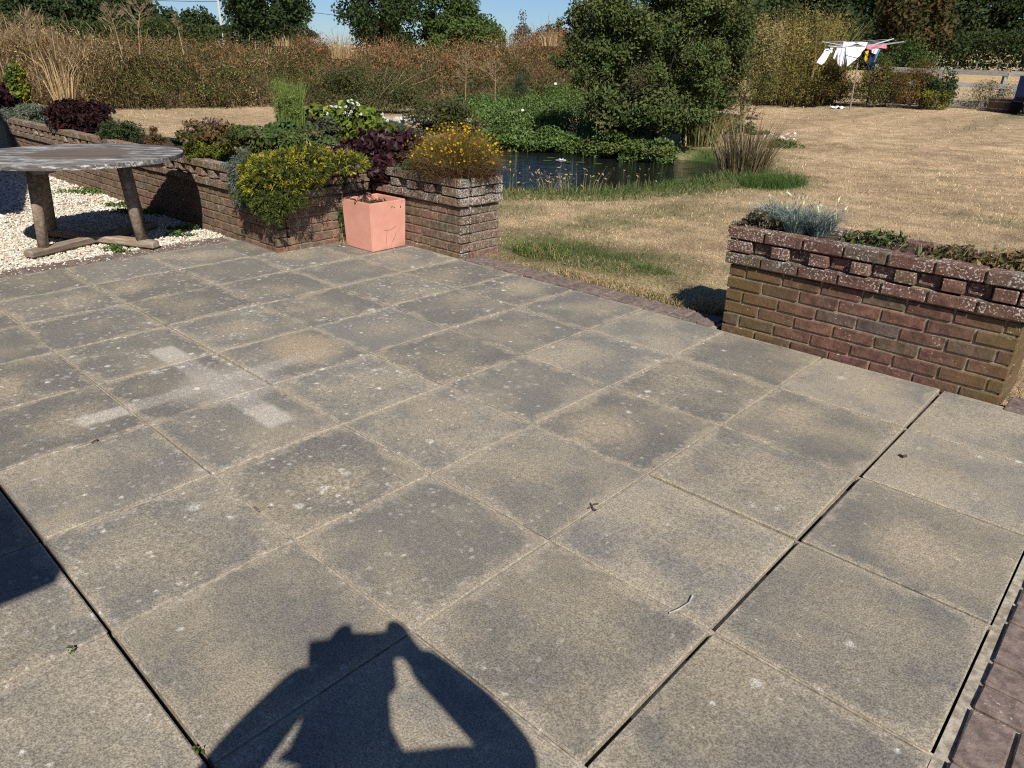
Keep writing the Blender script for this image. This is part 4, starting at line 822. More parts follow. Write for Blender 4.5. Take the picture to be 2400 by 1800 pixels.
# ---- plants in the raised bed, left to right
mound('purple_shrub', 'dark purple shrub at the far left in the shade of the house', 'shrub', -60, 62, 205, 285, PURP, 3600, 0.085, y=2.45, aspect=0.5, K=50)
mound('lavender', 'silvery lavender spilling over the wall left of the purple dome', 'lavender', 12, 128, 246, 298, [(0.20, 0.22, 0.17), (0.15, 0.18, 0.12), (0.11, 0.14, 0.08)], 4200, 0.075, y=2.30, aspect=0.14, K=50, stem=False, up=0.1)
mound('purple_shrub', 'rounded dark purple maple like dome on the bed wall behind the table', 'shrub', 122, 272, 243, 314, PURP, 5200, 0.07, y=2.30, aspect=0.45, K=70, dr=0.5)
mound('yellow_leaved_shrub', 'shrub with yellowing leaves behind the left purple shrub', 'shrub', 28, 72, 158, 235, G_MD+[(0.32, 0.30, 0.03), (0.26, 0.27, 0.03)], 1200, 0.10, dist=14.5, aspect=0.7, K=26)
mound('thyme_mound', 'low dark green thyme mound right of the purple dome', 'perennial', 240, 345, 288, 338, [(0.055, 0.08, 0.03), (0.07, 0.10, 0.035), (0.045, 0.065, 0.028)], 4600, 0.035, y=2.22, aspect=0.35, K=60, dr=0.5, stem=False)
mound('dry_thyme', 'dried brown end of the thyme mound', 'perennial', 335, 392, 302, 340, BROWN+[(0.12, 0.10, 0.05)], 1500, 0.03, y=2.22, aspect=0.3, K=30, dr=0.5)
v = Veg(); b, w_, h_ = place(388, 450, 305, 345, y=2.3); root = empty('fern', b, 'small dark green fern on the bed wall behind the table', 'fern')
for i in range(15):
    a = i*0.42*2.4; L = w_*0.55*rng.uniform(0.8, 1.1); t = np.linspace(0.1, 1, 16)
    ax = np.stack([np.cos(a)*L*t, np.sin(a)*L*t, h_*(1.5*t-1.1*t*t)*rng.uniform(0.8, 1.2)], 1); sd_ = np.array([-math.sin(a), math.cos(a), 0])
    for sg in (-1, 1): v.leaves(ax+sd_*sg*0.018*(1.2-t)[:, None], np.tile([0, 0, 1.0], (16, 1)), 0.05*(1.25-t), palette([(0.03, 0.06, 0.02), (0.045, 0.085, 0.028)], 16), 0.35, 0.6, 0.2, axis=np.tile(np.cross([0, 0, 1.0], sd_)*1.0, (16, 1)))
v.build('frond', M_GLOSS, root)
v = Veg(); b, w_, h_ = place(440, 560, 262, 345, y=2.45); root = empty('dry_seed_plant', b, 'wiry brown plant with dry purple seed heads behind the yellow green mound', 'dried perennial')
tuft(v, (0, 0, 0), w_*0.4, 0.2, 220, h_*0.8, 0.005, [(0.13, 0.075, 0.05), (0.10, 0.055, 0.045), (0.2, 0.14, 0.08)], 0.5); cloud(v, (0, 0, h_*0.42), (w_/2, 0.22, h_*0.45), 1700, 0.028, [(0.11, 0.055, 0.05), (0.16, 0.10, 0.07), (0.08, 0.04, 0.04)], 60, 0.16, 0.7, (0.3, 1)); v.build('foliage', M_DRY, root)
mound('yellow_green_mound', 'bright yellow green low conifer at the end of the bed wall beside the table', 'conifer', 428, 552, 322, 372, [(0.18, 0.19, 0.025), (0.13, 0.15, 0.02), (0.22, 0.22, 0.035), (0.08, 0.10, 0.02)], 5200, 0.035, y=2.2, aspect=0.3, K=60, dr=0.6, stem=False)
# blue juniper and gold variegated shrub hanging over the wall corner
def hang(name, label, cat, specs, pal, n, size, aspect, mat=None, star=0):
    b0 = np.array(specs[0][:3]); root = empty(name, b0, label, cat); v = Veg()
    for (cx, cy, cz, rx, ry, rz_, w_) in specs:
        cloud(v, np.array([cx, cy, cz])-b0, (rx, ry, rz_), int(n*w_), size, pal, 60, 0.2, aspect, (0.55, 1.08), None, 0.2, 0.34, zlow=-0.9)
        if star:
            k_ = int(star*w_); d = unit(rng.normal(0, 1, (k_, 3))); d = d[d[:, 2] > -0.7]; P0 = d*np.array([rx, ry, rz_]); P0 = np.stack([P0[:, 0]*HR[0]+P0[:, 1]*HF[0], P0[:, 0]*HR[1]+P0[:, 1]*HF[1], P0[:, 2]], 1)+np.array([cx, cy, cz])-b0; nw = np.array([d[:, 0]*HR[0]+d[:, 1]*HF[0], d[:, 0]*HR[1]+d[:, 1]*HF[1], d[:, 2]]).T
            high = (P0[:, 2]+b0[2] > 0.52)[:, None]; cc = np.where(high & (rng.random((len(d), 1)) < 0.55), np.array([0.36, 0.32, 0.035]), np.array([0.10, 0.125, 0.025]))*rng.uniform(0.7, 1.2, (len(d), 1))  # upper tips golder: the shrub's own gold plus painted top light
            for q in range(9):
                dirn = unit(nw+rng.normal(0, 0.75, nw.shape)); Q = P0+nw*0.015+dirn*0.022; N_ = unit(np.cross(dirn, rng.normal(0, 1, dirn.shape))); B_ = np.cross(N_, dirn)
                V = np.stack([Q-dirn*0.022, Q+B_*0.0042, Q+dirn*0.024, Q-B_*0.0042], 1); v._push(V, np.repeat(cc, 4, 0), np.arange(len(d))[:, None]*4+np.arange(4))
    v.build('foliage', mat or M_LEAF, root); return root
hang('blue_juniper', 'blue grey juniper trailing down the wall left of the gold variegated shrub', 'juniper', [(-5.24, 2.10, 0.66, 0.15, 0.13, 0.10, 0.4), (-5.20, 2.01, 0.54, 0.13, 0.09, 0.12, 0.4), (-5.10, 1.98, 0.42, 0.10, 0.07, 0.09, 0.2)], [(0.14, 0.17, 0.13), (0.10, 0.135, 0.095), (0.18, 0.20, 0.15)], 9000, 0.03, 0.28)
GS = [(0.055, 0.075, 0.018), (0.075, 0.095, 0.02), (0.04, 0.058, 0.016), (0.10, 0.11, 0.022)]
hang('variegated_shrub', 'gold tipped green shrub hanging over the corner of the raised bed wall', 'shrub', [(-4.80, 2.20, 0.67, 0.30, 0.22, 0.12, 0.36), (-4.80, 2.04, 0.53, 0.24, 0.12, 0.13, 0.30), (-4.76, 1.99, 0.42, 0.13, 0.07, 0.08, 0.10), (-4.60, 2.58, 0.71, 0.20, 0.18, 0.07, 0.14), (-4.66, 2.10, 0.44, 0.12, 0.09, 0.06, 0.08), (-4.90, 2.0, 0.36, 0.06, 0.04, 0.06, 0.03), (-4.70, 1.98, 0.34, 0.05, 0.04, 0.07, 0.03), (-4.98, 2.05, 0.66, 0.14, 0.12, 0.08, 0.10), (-4.70, 2.35, 0.80, 0.12, 0.10, 0.05, 0.06)], GS, 12000, 0.036, 0.2, star=1000)
hang('purple_heuchera', 'deep purple crinkled heuchera beside the yellow coreopsis', 'heuchera', [(-5.0, 3.30, 0.70, 0.40, 0.20, 0.14, 0.55), (-4.62, 3.36, 0.72, 0.25, 0.18, 0.13, 0.33), (-4.66, 3.06, 0.60, 0.12, 0.08, 0.10, 0.12)], PURP, 4200, 0.075, 0.85, M_GLOSS)
hang('green_hebe', 'small dense green cushion at the foot of the yellow coreopsis', 'cushion plant', [(-4.33, 3.12, 0.665, 0.10, 0.08, 0.06, 1.0)], [(0.05, 0.085, 0.04), (0.065, 0.11, 0.05)], 2600, 0.022, 0.4)
# coreopsis on the pillar
b = np.array([-3.93, 3.27, 0.62]); root = empty('coreopsis', b, 'wiry clump of yellow coreopsis flowers on top of the end pillar', 'flowers'); v = Veg()
COS = [(0.20, 0.155, 0.035), (0.14, 0.13, 0.03), (0.27, 0.18, 0.045), (0.22, 0.12, 0.035)]
n = 6500; a = rng.uniform(0, 6.283, n); q = rng.random(n)**0.6; rx_, ry_ = 0.40, 0.26
B_ = np.stack([q*np.cos(a)*rx_*0.8, q*np.sin(a)*ry_*0.8, 0*a-0.02], 1); B_ = np.stack([B_[:, 0]*0.9+0.0, B_[:, 1], B_[:, 2]], 1)
le = np.stack([np.cos(a)*q*0.75, np.sin(a)*q*0.6], 1)+rng.normal(0, 0.18, (n, 2)); hh = 0.47*(1-0.5*q**2)*rng.uniform(0.45, 1.05, n)
v.blades(B_, hh, le, 0.0045, palette(COS, n), bend=0.35); tips = v.V[-1].reshape(-1, 5, 3)[:, 4]
cloud(v, (0, 0, 0.14), (0.41, 0.29, 0.2), 5200, 0.03, COS+[(0.07, 0.085, 0.02)], 60, 0.2, 0.12, (0.4, 1), up=0.6)
k_ = 2400; nn_ = k_; aa = rng.choice([-1, 1], nn_); ang = rng.uniform(0, 6.28, nn_); Bq = np.stack([np.cos(ang)*0.30, np.sin(ang)*0.235, rng.uniform(-0.04, 0.08, nn_)], 1); v.blades(Bq, rng.uniform(0.05, 0.19, nn_), np.stack([np.cos(ang), np.sin(ang)], 1)*1.15+rng.normal(0, 0.5, (nn_, 2)), 0.006, palette([(0.28, 0.19, 0.10), (0.2, 0.12, 0.06)], nn_))
v.build('foliage', M_DRY, root)
v = Veg(); sel = rng.choice(n, 620, p=(hh**2)/(hh**2).sum()); v.discs(tips[sel], rng.normal(0, 0.6, (620, 3))+np.array([0.3, -0.3, 0.8]), rng.uniform(0.005, 0.0125, 620), palette([(0.42, 0.26, 0.012), (0.62, 0.43, 0.015), (0.30, 0.16, 0.02), (0.20, 0.11, 0.03)], 620), 6); v.build('flower', M_PETAL, root, kind='stuff')
# weeds on the wall beside the pot
b = np.array([-4.80, 2.66, 0.02]); root = empty('wall_weed', b, 'spindly green weed growing up the wall left of the pink planter', 'weed'); v = Veg(); cloud(v, (0.03, 0, 0.15), (0.035, 0.04, 0.10), 340, 0.025, G_MD, 12, 0.3, 0.35); cloud(v, (0.05, 0, 0.02), (0.06, 0.12, 0.02), 200, 0.02, STRAW+G_OL, 12, 0.3, 0.35); cloud(v, (0.035, 0.06, 0.48), (0.025, 0.03, 0.09), 160, 0.03, G_OL, 8, 0.3, 0.3); v.build('foliage', M_LEAF, root); stems('stem', root, (0.02, 0, 0), [(0.03, 0.02, 0.3), (0.035, 0.05, 0.5)], 0.004, 0.002, M_TWIG)
# weeds in the gravel along the wall
for lab, x_, y_, r_, n in (('low green weed at the far wall foot left of the table shadow', -8.9, 1.92, 0.24, 380), ('small weed in the gravel at the wall foot behind the table', -7.75, 1.93, 0.16, 220), ('long low weed in the gravel along the wall behind the table', -7.25, 1.92, 0.22, 420), ('small green weed at the edge of the gravel beside the table shadow', -6.2, 1.88, 0.12, 200), ('tiny bright weed in the sunny gravel near the brick edging', -5.98, 1.72, 0.09, 130), ('small weed in the gravel behind the brick edging near the table foot', -5.76, 1.08, 0.07, 110)):
    v = Veg(); cloud(v, (0, 0, 0.015), (r_*1.2, r_*0.45, 0.035), int(n*1.3), 0.03, BANKG, 16, 0.28, 0.6, zmin=-0.01); root = empty('gravel_weed', (x_, y_, 0.0), lab, 'weed'); v.build('foliage', M_LEAF, root)

# ---------------------------------------------------------------- plants in the right planter
b = np.array([-1.0, 3.27, 0.64]); root = empty('blue_fescue', b, 'blue grey fescue with cream seed heads on the left end of the right planter', 'fescue'); v = Veg()
for cx in (-0.12, 0.02, 0.14):
    n = 520; c_ = np.array([cx, rng.normal(0, 0.02), -0.01]); a = rng.uniform(0, 6.28, n); q = rng.random(n)**0.5
    v.blades(c_+np.stack([q*np.cos(a)*0.06, q*np.sin(a)*0.05, 0*a], 1), rng.uniform(0.10, 0.21, n), np.stack([np.cos(a), np.sin(a)], 1)*(q*1.0)[:, None]+rng.normal(0, 0.2, (n, 2)), 0.0045, palette([(0.25, 0.31, 0.28), (0.31, 0.37, 0.32), (0.17, 0.22, 0.18)], n))
v.build('blade', M_GRASS, root, kind='stuff'); v = Veg(); n = 60; a = rng.uniform(0, 6.28, n)
B_ = np.stack([rng.uniform(-0.22, 0.26, n), rng.uniform(-0.06, 0.09, n), rng.uniform(0.12, 0.20, n)], 1); v.blades(B_-np.array([0, 0, 0.1]), 0.1, rng.normal(0, 0.12, (n, 2)), 0.003, palette([(0.4, 0.36, 0.2)], n)); v.leaves(B_+np.array([0, 0, 0.004]), unit(rng.normal(0, 1, (n, 3))*np.array([1, 1, 0.1])), 0.046, palette([(0.66, 0.60, 0.40), (0.50, 0.44, 0.26)], n), 0.22, 0, 0.1, axis=np.tile(np.array([0.7, 0.7, 0.0]), (n, 1))); v.build('seed_head', M_DRY, root, kind='stuff')
hang('dry_grey_plant', 'dry grey brown plant at the left corner of the right planter', 'dried perennial', [(-1.19, 3.24, 0.66, 0.10, 0.13, 0.07, 0.7), (-1.25, 3.12, 0.61, 0.06, 0.07, 0.05, 0.3)], [(0.20, 0.18, 0.12), (0.13, 0.10, 0.06), (0.26, 0.23, 0.17), (0.09, 0.08, 0.045)], 2400, 0.028, 0.5, M_DRY)
for lab, x_, n, r_, pal in (('trailing green periwinkle in the middle of the right planter', -0.56, 200, 0.17, [(0.05, 0.085, 0.025), (0.08, 0.12, 0.035), (0.12, 0.14, 0.05)]), ('curling green and brown leaves at the right of the right planter', -0.12, 230, 0.2, [(0.06, 0.09, 0.025), (0.10, 0.11, 0.03), (0.20, 0.13, 0.06)]), ('browning leafy stems at the right end of the right planter', 0.12, 230, 0.14, [(0.20, 0.12, 0.055), (0.10, 0.11, 0.03), (0.26, 0.19, 0.09)])):
    v = Veg(); cloud(v, (0, 0, 0.0), (r_, 0.09, 0.05), n, 0.05, pal, 20, 0.3, 0.5, zmin=-0.03); n2 = 60; v.blades(np.stack([rng.uniform(-r_, r_, n2), rng.uniform(-0.08, 0.08, n2), 0*np.arange(n2)-0.02], 1), rng.uniform(0.05, 0.13, n2), rng.normal(0, 1.0, (n2, 2)), 0.004, palette(STRAW+BROWN, n2)); root = empty('trailing_plant', (x_, 3.26, 0.645), lab, 'trailing plant'); v.build('foliage', M_GLOSS, root)

# ---------------------------------------------------------------- shrubs across the lawn
def at_lawn(x0, x1, yt, yb): return place(x0, x1, yt, yb)
YB = [(0.32, 0.24, 0.07), (0.24, 0.20, 0.06), (0.14, 0.145, 0.04), (0.42, 0.31, 0.11)]
b, w_, h_ = place(1745, 1965, 28, 244); root = empty('yellowing_bush', b, 'tall yellowing bush with upright whips behind the washing line', 'shrub'); v = Veg()
cloud(v, (0, 0, h_*0.5), (w_/2, w_*0.35, h_*0.47), 15000, 0.085, YB, 80, 0.17, 0.4, zmin=0.0)
tuft(v, (0, 0, 0), w_*0.44, w_*0.3, 1000, h_*0.88, 0.018, YB+[(0.40, 0.31, 0.13)], 0.28, 0.6); cloud(v, (-HF[0]*0.8, -HF[1]*0.8, h_*0.3), (w_/2*0.9, w_*0.3, h_*0.3), 6000, 0.075, YB[:3]+G_OL, 40, 0.22, 0.4, zmin=0.0)
for _ in range(80):
    x_ = rng.uniform(-0.5, 0.45)*w_; L = rng.uniform(0.5, 1.1); z0 = h_*rng.uniform(0.68, 0.9); q = np.linspace(0, 1, 14)[:, None]*np.array([rng.normal(0, 0.1), rng.normal(0, 0.1), L])+np.array([x_*HR[0], x_*HR[1], z0-0.35*abs(x_)]); v.leaves(q+rng.normal(0, 0.03, q.shape), unit(rng.normal(0, 1, q.shape)), 0.06, palette(YB, 14), 0.35)
v.build('foliage', M_LEAF, root); stems('stem', root, (0, 0, 0), [np.array([*(rng.normal(0, 0.25, 2)*w_), h_*rng.uniform(0.7, 1.0)]) for _ in range(18)], 0.02, 0.005, M_TWIG)
for nm, lab, x0, x1, yt, yb, pal, n, sz in (
    ('leafy_scrub', 'green and straw scrub between the pond shrub and the yellowing bush', 1680, 1835, 62, 262, G_OL+[(0.14, 0.15, 0.045), (0.30, 0.24, 0.11), (0.36, 0.28, 0.14), (0.22, 0.19, 0.07)], 12000, 0.065),
    ('bramble', 'brown brambles low in front of the yellowing bush', 1780, 1900, 178, 256, BROWN+BROWN+G_OL+[(0.26, 0.19, 0.10)], 6000, 0.07), ('bramble', 'brown brambles directly left of the washing line pole', 1870, 2005, 165, 256, BROWN+G_OL+[(0.24, 0.17, 0.09)], 7000, 0.07),
    ('leafy_bush', 'olive green bush immediately right of the washing line pole', 2020, 2120, 150, 250, G_OL+[(0.15, 0.16, 0.03), (0.2, 0.13, 0.05)], 5500, 0.07), ('orange_brown_bush', 'orange brown bush at the left end of the timber fence', 2100, 2205, 148, 250, [(0.20, 0.11, 0.03), (0.15, 0.095, 0.03), (0.10, 0.085, 0.025)], 6000, 0.06),
    ('glossy_bush', 'glossy dark green bush in front of the fence post', 2180, 2262, 172, 225, G_DK+[(0.05, 0.085, 0.02)], 2600, 0.08), ('yellow_leaved_bush', 'bush with lime yellow leaves under the glossy bush', 2172, 2248, 205, 250, [(0.10, 0.10, 0.025), (0.12, 0.10, 0.03), (0.35, 0.34, 0.03)], 1700, 0.06),
    ('dry_weeds', 'tall grey green weeds against the fence behind the half barrel', 2288, 2398, 190, 248, [(0.13, 0.11, 0.05), (0.09, 0.09, 0.035), (0.16, 0.12, 0.06)], 2600, 0.05), ('field_hedge_bush', 'green bush rising behind the washing line and fence', 2030, 2200, 95, 175, G_MD+[(0.07, 0.085, 0.02)], 7000, 0.09)):
    dz = {'bramble': 27.4, 'leafy_bush': 27.3, 'orange_brown_bush': 27.3, 'glossy_bush': 27.2, 'yellow_leaved_bush': 27.0, 'dry_weeds': 28.0, 'field_hedge_bush': 31.0, 'leafy_scrub': 21.5}[nm]
    b_ = gpt((x0+x1)/2, dz); t_ = at_dist((x0+x1)/2, yt, dz); bx = (b_, (x1-x0)*mpp(b_), float(t_[2]-b_[2]))
    shrub(nm, lab, 'shrub', bx, pal, n, sz, 50, 0.6, 0.45)

# ---------------------------------------------------------------- timber fence, barrel, cart
d_f = 28.2; fence = empty('timber_fence', gpt(2285, d_f), 'grey two rail timber post fence with netting at the far right edge of the lawn', 'fence'); fo = np.array(fence.location)
posts = [2054, 2208, 2362, 2520]
def fp(px, py): return at_dist(px, py, d_f)-fo
for px in posts:
    a = fp(px, 158+(px-2208)*0.05); g = gpt(px, d_f)-fo; mb = MB(); mb.box(((a[0]+g[0])/2, (a[1]+g[1])/2, (a[2]+g[2])/2-0.1), (0.11, 0.11, a[2]-g[2]+0.2), rotz(-YAW+0.05)); mb.build('post', M_FENCE, fence)
def rail(p_, q_, hh, th=0.04, name='rail'):
    mb = MB(); p_, q_ = p_+HF*-0.07, q_+HF*-0.07; d_ = q_-p_; L = np.linalg.norm(d_); xx = d_/L; zz = np.array([0, 0, 1.0]); yy = unit(np.cross(zz, xx)); zz = np.cross(xx, yy); mb.box((0, 0, 0), (L-0.01, th, hh)); o = mb.build(name, M_FENCE, fence); o.matrix_local = Matrix(np.vstack([np.c_[np.stack([xx, yy, zz], 1), (p_+q_)/2], [0, 0, 0, 1]]).tolist())
for i in range(3):
    a, b_ = posts[i], posts[i+1]
    for y0, hh in ((167, 0.145), (197, 0.13), (240, 0.17)):
        rail(fp(a+2, y0+(a-2208)*0.036), fp(b_-2, y0+(b_-2208)*0.036), hh)
mb = MB()
for i in range(5): y_ = 204+i*6; mb.tube([fp(2054, y_-5), fp(2520, y_+9)], 0.004, 4)
for px in range(2060, 2516, 9): mb.tube([fp(px, 200+(px-2208)*0.03), fp(px-2, 236+(px-2208)*0.03)], 0.003, 3)
mb.build('wire_netting', M_METAL, fence)
b = ground(2352, 262); m = mpp(b); R0 = 36*m; bar_ = empty('half_barrel', b, 'dark wooden half barrel planter on the lawn in front of the fence', 'planter')
for i in range(18):
    a = i*2*math.pi/18; mb = MB(); wv_ = 2*R0*math.sin(math.pi/18)*0.97; V = np.array([[-wv_/2*f, 0, z_] for f, z_ in ((0.9, 0), (1.0, 0.36))]+[[wv_/2*f, 0, z_] for f, z_ in ((1.0, 0.36), (0.9, 0))]); rr = np.array([0.88, 1, 1, 0.88])*R0
    V = np.concatenate([V+np.stack([0*rr, rr, 0*rr], 1), V*np.array([0.95, 1, 1])+np.stack([0*rr, rr-0.03, 0*rr], 1)])@rotz(a).T; mb.add(V, [np.array([[0, 1, 2, 3], [7, 6, 5, 4], [0, 4, 5, 1], [1, 5, 6, 2], [2, 6, 7, 3], [3, 7, 4, 0]])]); mb.build('stave', M_BARREL, bar_)
for z_, r_ in ((0.07, 0.905), (0.27, 0.975)):
    mb = MB(); a = np.linspace(0, 2*np.pi, 25); V = np.concatenate([np.stack([np.cos(a)*R0*(r_+k*0.012)+0, np.sin(a)*R0*(r_+k*0.012), 0*a+z_+h0], 1) for k, h0 in ((0, 0), (0.9, 0.035))]) ; V[:, :2] *= 1.015; i = np.arange(24); mb.add(V, [np.stack([i, i+1, i+26, i+25], 1)]); mb.build('hoop', M_RUST, bar_)
mb = MB(); a = np.linspace(0, 2*np.pi, 25)[:-1]; mb.add(np.concatenate([[[0, 0, 0.32]], np.stack([np.cos(a)*R0*0.95, np.sin(a)*R0*0.95, 0*a+0.30], 1)]), [np.stack([0*np.arange(24), 1+np.arange(24), 1+(np.arange(24)+1) % 24], 1)]); mb.build('soil', M_SOIL, bar_)
m_blue = m_simple('blue_paint', (0.10, 0.20, 0.42), (0.14, 0.27, 0.50), 6.0, rough=0.5, bump=0.05, spec=0.4); m_dblue = m_simple('dark_blue_frame', (0.02, 0.045, 0.16), (0.03, 0.06, 0.2), 6.0, rough=0.5, bump=0.05, spec=0.4); m_black = m_simple('black_rubber', (0.012, 0.012, 0.013), (0.02, 0.02, 0.022), 12.0)
b = gpt(2456, 26.6); cart = empty('garden_cart', b, 'blue garden cart half out of the photo at the right edge beside the barrel', 'cart', rz=-YAW)
mb = MB(); mb.box((0, 0, 0.66), (0.9, 0.55, 0.62), None, 0.02); mb.build('tray', m_blue, cart)
for xx in (-0.46, 0.46): mb = MB(); mb.box((xx, 0, 0.67), (0.05, 0.6, 0.7), None, 0.01); mb.build('end_frame', m_dblue, cart)
for xx in (-0.36, 0.36):
    for yy in (-0.3, 0.3):
        mb = MB(); a = np.linspace(0, 2*np.pi, 17)[:-1]; mb.tube([(xx, yy-0.04, 0.19), (xx, yy+0.04, 0.19)], 0.19, 16); mb.build('wheel', m_black, cart)
mb = MB(); mb.box((0, 0, 0.4), (1.0, 0.4, 0.1)); mb.build('chassis', m_black, cart)

# ---------------------------------------------------------------- rotary washing line and laundry
db = ground(1992, 257); dd = math.hypot(*(db-CAM)[:2]); DP = lambda px, py, o=0.0: at_dist(px, py, dd+o)
dry = empty('rotary_dryer', db, 'metal rotary washing line hung with washing on the dry lawn', 'washing line')
hub = DP(2016, 112)-db; mb = MB(); mb.tube([(0, 0, -0.1), hub*0.5, hub], [0.024, 0.022, 0.02], 8); mb.build('pole', M_RUST, dry)
mb = MB(); mb.tube([hub*0.965, hub*1.01], 0.045, 8); mb.build('hub', M_METAL, dry)
tips = [DP(1928, 98, 0.5)-db, DP(2094, 91, 0.9)-db, DP(2119, 98, -0.4)-db, DP(1942, 108, -0.9)-db]
for t in tips: mb = MB(); mb.tube([hub*0.985, t], [0.02, 0.016], 6); mb.build('arm', M_METAL, dry)
for f in (0.35, 0.5, 0.65, 0.8, 0.98):
    mb = MB(); q = [hub*0.985+(t-hub*0.985)*f for t in tips]
    for i in range(4): a, c_ = q[i], q[(i+1) % 4]; mb.tube([a, (a+c_)/2-np.array([0, 0, 0.03]), c_], 0.004, 4)
    mb.build('line', M_METAL, dry)
def m_cloth(name, c, stripe=None):
    m = Mat(name, 0.9, 0.1); P_ = m.pos(); n_ = m.noise(P_, 14.0, 3.0); cc = m.mix(m.mapr(n_, 0.3, 0.7), tuple(x_*0.93 for x_ in c), c)
    if stripe:
        o = m.xyz(m.obj()); s_ = m.math('ABSOLUTE', m.math('SUBTRACT', m.math('ADD', o[2], m.math('MULTIPLY', o[0], 0.25)), -0.27)); cc = m.mix(m.mapr(s_, 0.014, 0.008), cc, stripe); s2 = m.math('ABSOLUTE', m.math('SUBTRACT', m.math('ADD', o[2], m.math('MULTIPLY', o[0], 0.35)), -0.36)); cc = m.mix(m.mapr(s2, 0.008, 0.004), cc, stripe)
    m.col(cc); m.bump(n_, 0.2, 0.01); return m.m
def cloth(name, label, cat, TL, TR, BR, BL, mat, rip=0.05, nr=3.0, part=None):
    TL, TR, BR, BL = [np.asarray(p_) for p_ in (TL, TR, BR, BL)]; c0 = (TL+TR)/2; nu, nv = 15, 13; u = np.linspace(0, 1, nu)[None, :, None]; t = np.linspace(0, 1, nv)[:, None, None]
    Pq = (TL*(1-u)+TR*u)*(1-t)+(BL*(1-u)+BR*u)*t-c0; nm_ = unit(np.cross(TR-TL, BL-TL)); ph = rng.uniform(0, 6)
    Pq = Pq+nm_*(np.sin(u*nr*6.28+ph+t*1.5)*rip*(0.25+t)+np.sin(t*5+u*3+ph)*rip*0.6*t+np.sin(u*17+t*9+ph*2)*rip*0.35+np.sin(t*14-u*6)*rip*0.3*t); Pq = Pq.reshape(-1, 3); th = nm_*0.004; I_ = np.arange(nu*nv).reshape(nv, nu)
    f = np.stack([I_[:-1, :-1], I_[:-1, 1:], I_[1:, 1:], I_[1:, :-1]], -1).reshape(-1, 4); n0 = nu*nv; e = np.concatenate([I_[0], I_[1:, -1], I_[-1, -2::-1], I_[-2:0:-1, 0]]); e2 = np.roll(e, -1)
    me = np_mesh(name, np.concatenate([Pq+th, Pq-th]), [f, f[:, ::-1]+n0, np.stack([e, e+n0, e2+n0, e2], 1)], smooth=True); return tag(link(name, me, mat, None, c0), label, cat)
mwht = m_cloth('white_cotton', (0.82, 0.83, 0.85)); mwp = m_cloth('printed_white_cotton', (0.82, 0.83, 0.84), (0.10, 0.11, 0.13)); mgry = m_cloth('shaded_grey_cotton', (0.55, 0.57, 0.62)); mpink = m_cloth('pink_cotton', (0.62, 0.22, 0.29)); myel = m_cloth('yellow_cotton', (0.62, 0.43, 0.05)); mnav = m_cloth('navy_cotton', (0.025, 0.04, 0.08)); mblu = m_cloth('denim', (0.11, 0.22, 0.36))  # the grey cotton is white cotton with shade put into its colour
cloth('white_towel', 'white towel blown sideways at the left end of the washing line', 'towel', DP(1935, 114, -0.7), DP(1950, 116, -0.7), DP(1931, 150, -0.9), DP(1912, 149, -0.9), mwht, 0.04, 1.0)
cloth('white_sock', 'small white garment pegged next to the blown towel', 'sock', DP(1946, 112, -0.6), DP(1953, 112, -0.6), DP(1950, 124, -0.7), DP(1944, 121, -0.7), mwht, 0.01)
cloth('white_shirt', 'white long sleeved shirt hanging left of the printed t shirt', 'shirt', DP(1960, 112, -0.75), DP(1980, 113, -0.75), DP(1972, 158, -0.8), DP(1962, 150, -0.8), mwht, 0.06, 2.0)
cloth('white_sleeve_top', 'white top with a narrow trailing sleeve beside the white shirt', 'shirt', DP(1961, 112, -0.72), DP(1967, 113, -0.72), DP(1956, 139, -0.85), DP(1952, 137, -0.85), mwht, 0.01)
cloth('shaded_blouse', 'crumpled white top with shade painted in as grey between the shirt and printed t shirt', 'shirt', DP(1973, 114, -0.6), DP(1984, 114, -0.6), DP(1984, 146, -0.6), DP(1970, 155, -0.6), mgry, 0.05, 2.0)
cloth('printed_tshirt', 'large white t shirt with thin dark line print billowing on the washing line', 't shirt', DP(1982, 110, -0.6), DP(2030, 110, -0.35), DP(2018, 128, -0.5), DP(1985, 157, -0.75), mwp, 0.05, 0.7)
cloth('white_sheet', 'white sheet laid over the top lines of the washing line', 'sheet', DP(1977, 98, 0.6), DP(2034, 100, 0.6), DP(2030, 106, -0.1), DP(1974, 108, -0.1), mwht, 0.03, 1.0)
cloth('pink_towel', 'pink towel folded over the right side of the washing line', 'towel', DP(2030, 105, -0.3), DP(2078, 106, -0.3), DP(2078, 113, -0.35), DP(2031, 116, -0.35), mpink, 0.03, 1.5)
cloth('yellow_cloth', 'yellow cloth hanging under the pink towel', 'cloth', DP(2028, 121, 0.1), DP(2036, 118, 0.1), DP(2033, 142, 0.05), DP(2024, 146, 0.05), myel, 0.03, 1.0)
cloth('navy_trousers', 'navy trousers hanging at the right of the yellow cloth', 'trousers', DP(2041, 118, 0.3), DP(2056, 118, 0.3), DP(2042, 163, 0.2), DP(2031, 162, 0.2), mnav, 0.03, 1.0)
cloth('blue_jeans', 'light blue jeans hanging at the right of the navy trousers', 'jeans', DP(2052, 115, 0.5), DP(2064, 115, 0.5), DP(2050, 146, 0.4), DP(2040, 150, 0.4), mblu, 0.03, 1.0)
cloth('white_vest', 'small white vest pegged between the pink towel and the jeans', 'vest', DP(2043, 114, 0.2), DP(2060, 114, 0.2), DP(2053, 128, 0.2), DP(2043, 124, 0.2), mwht, 0.02, 2.0)
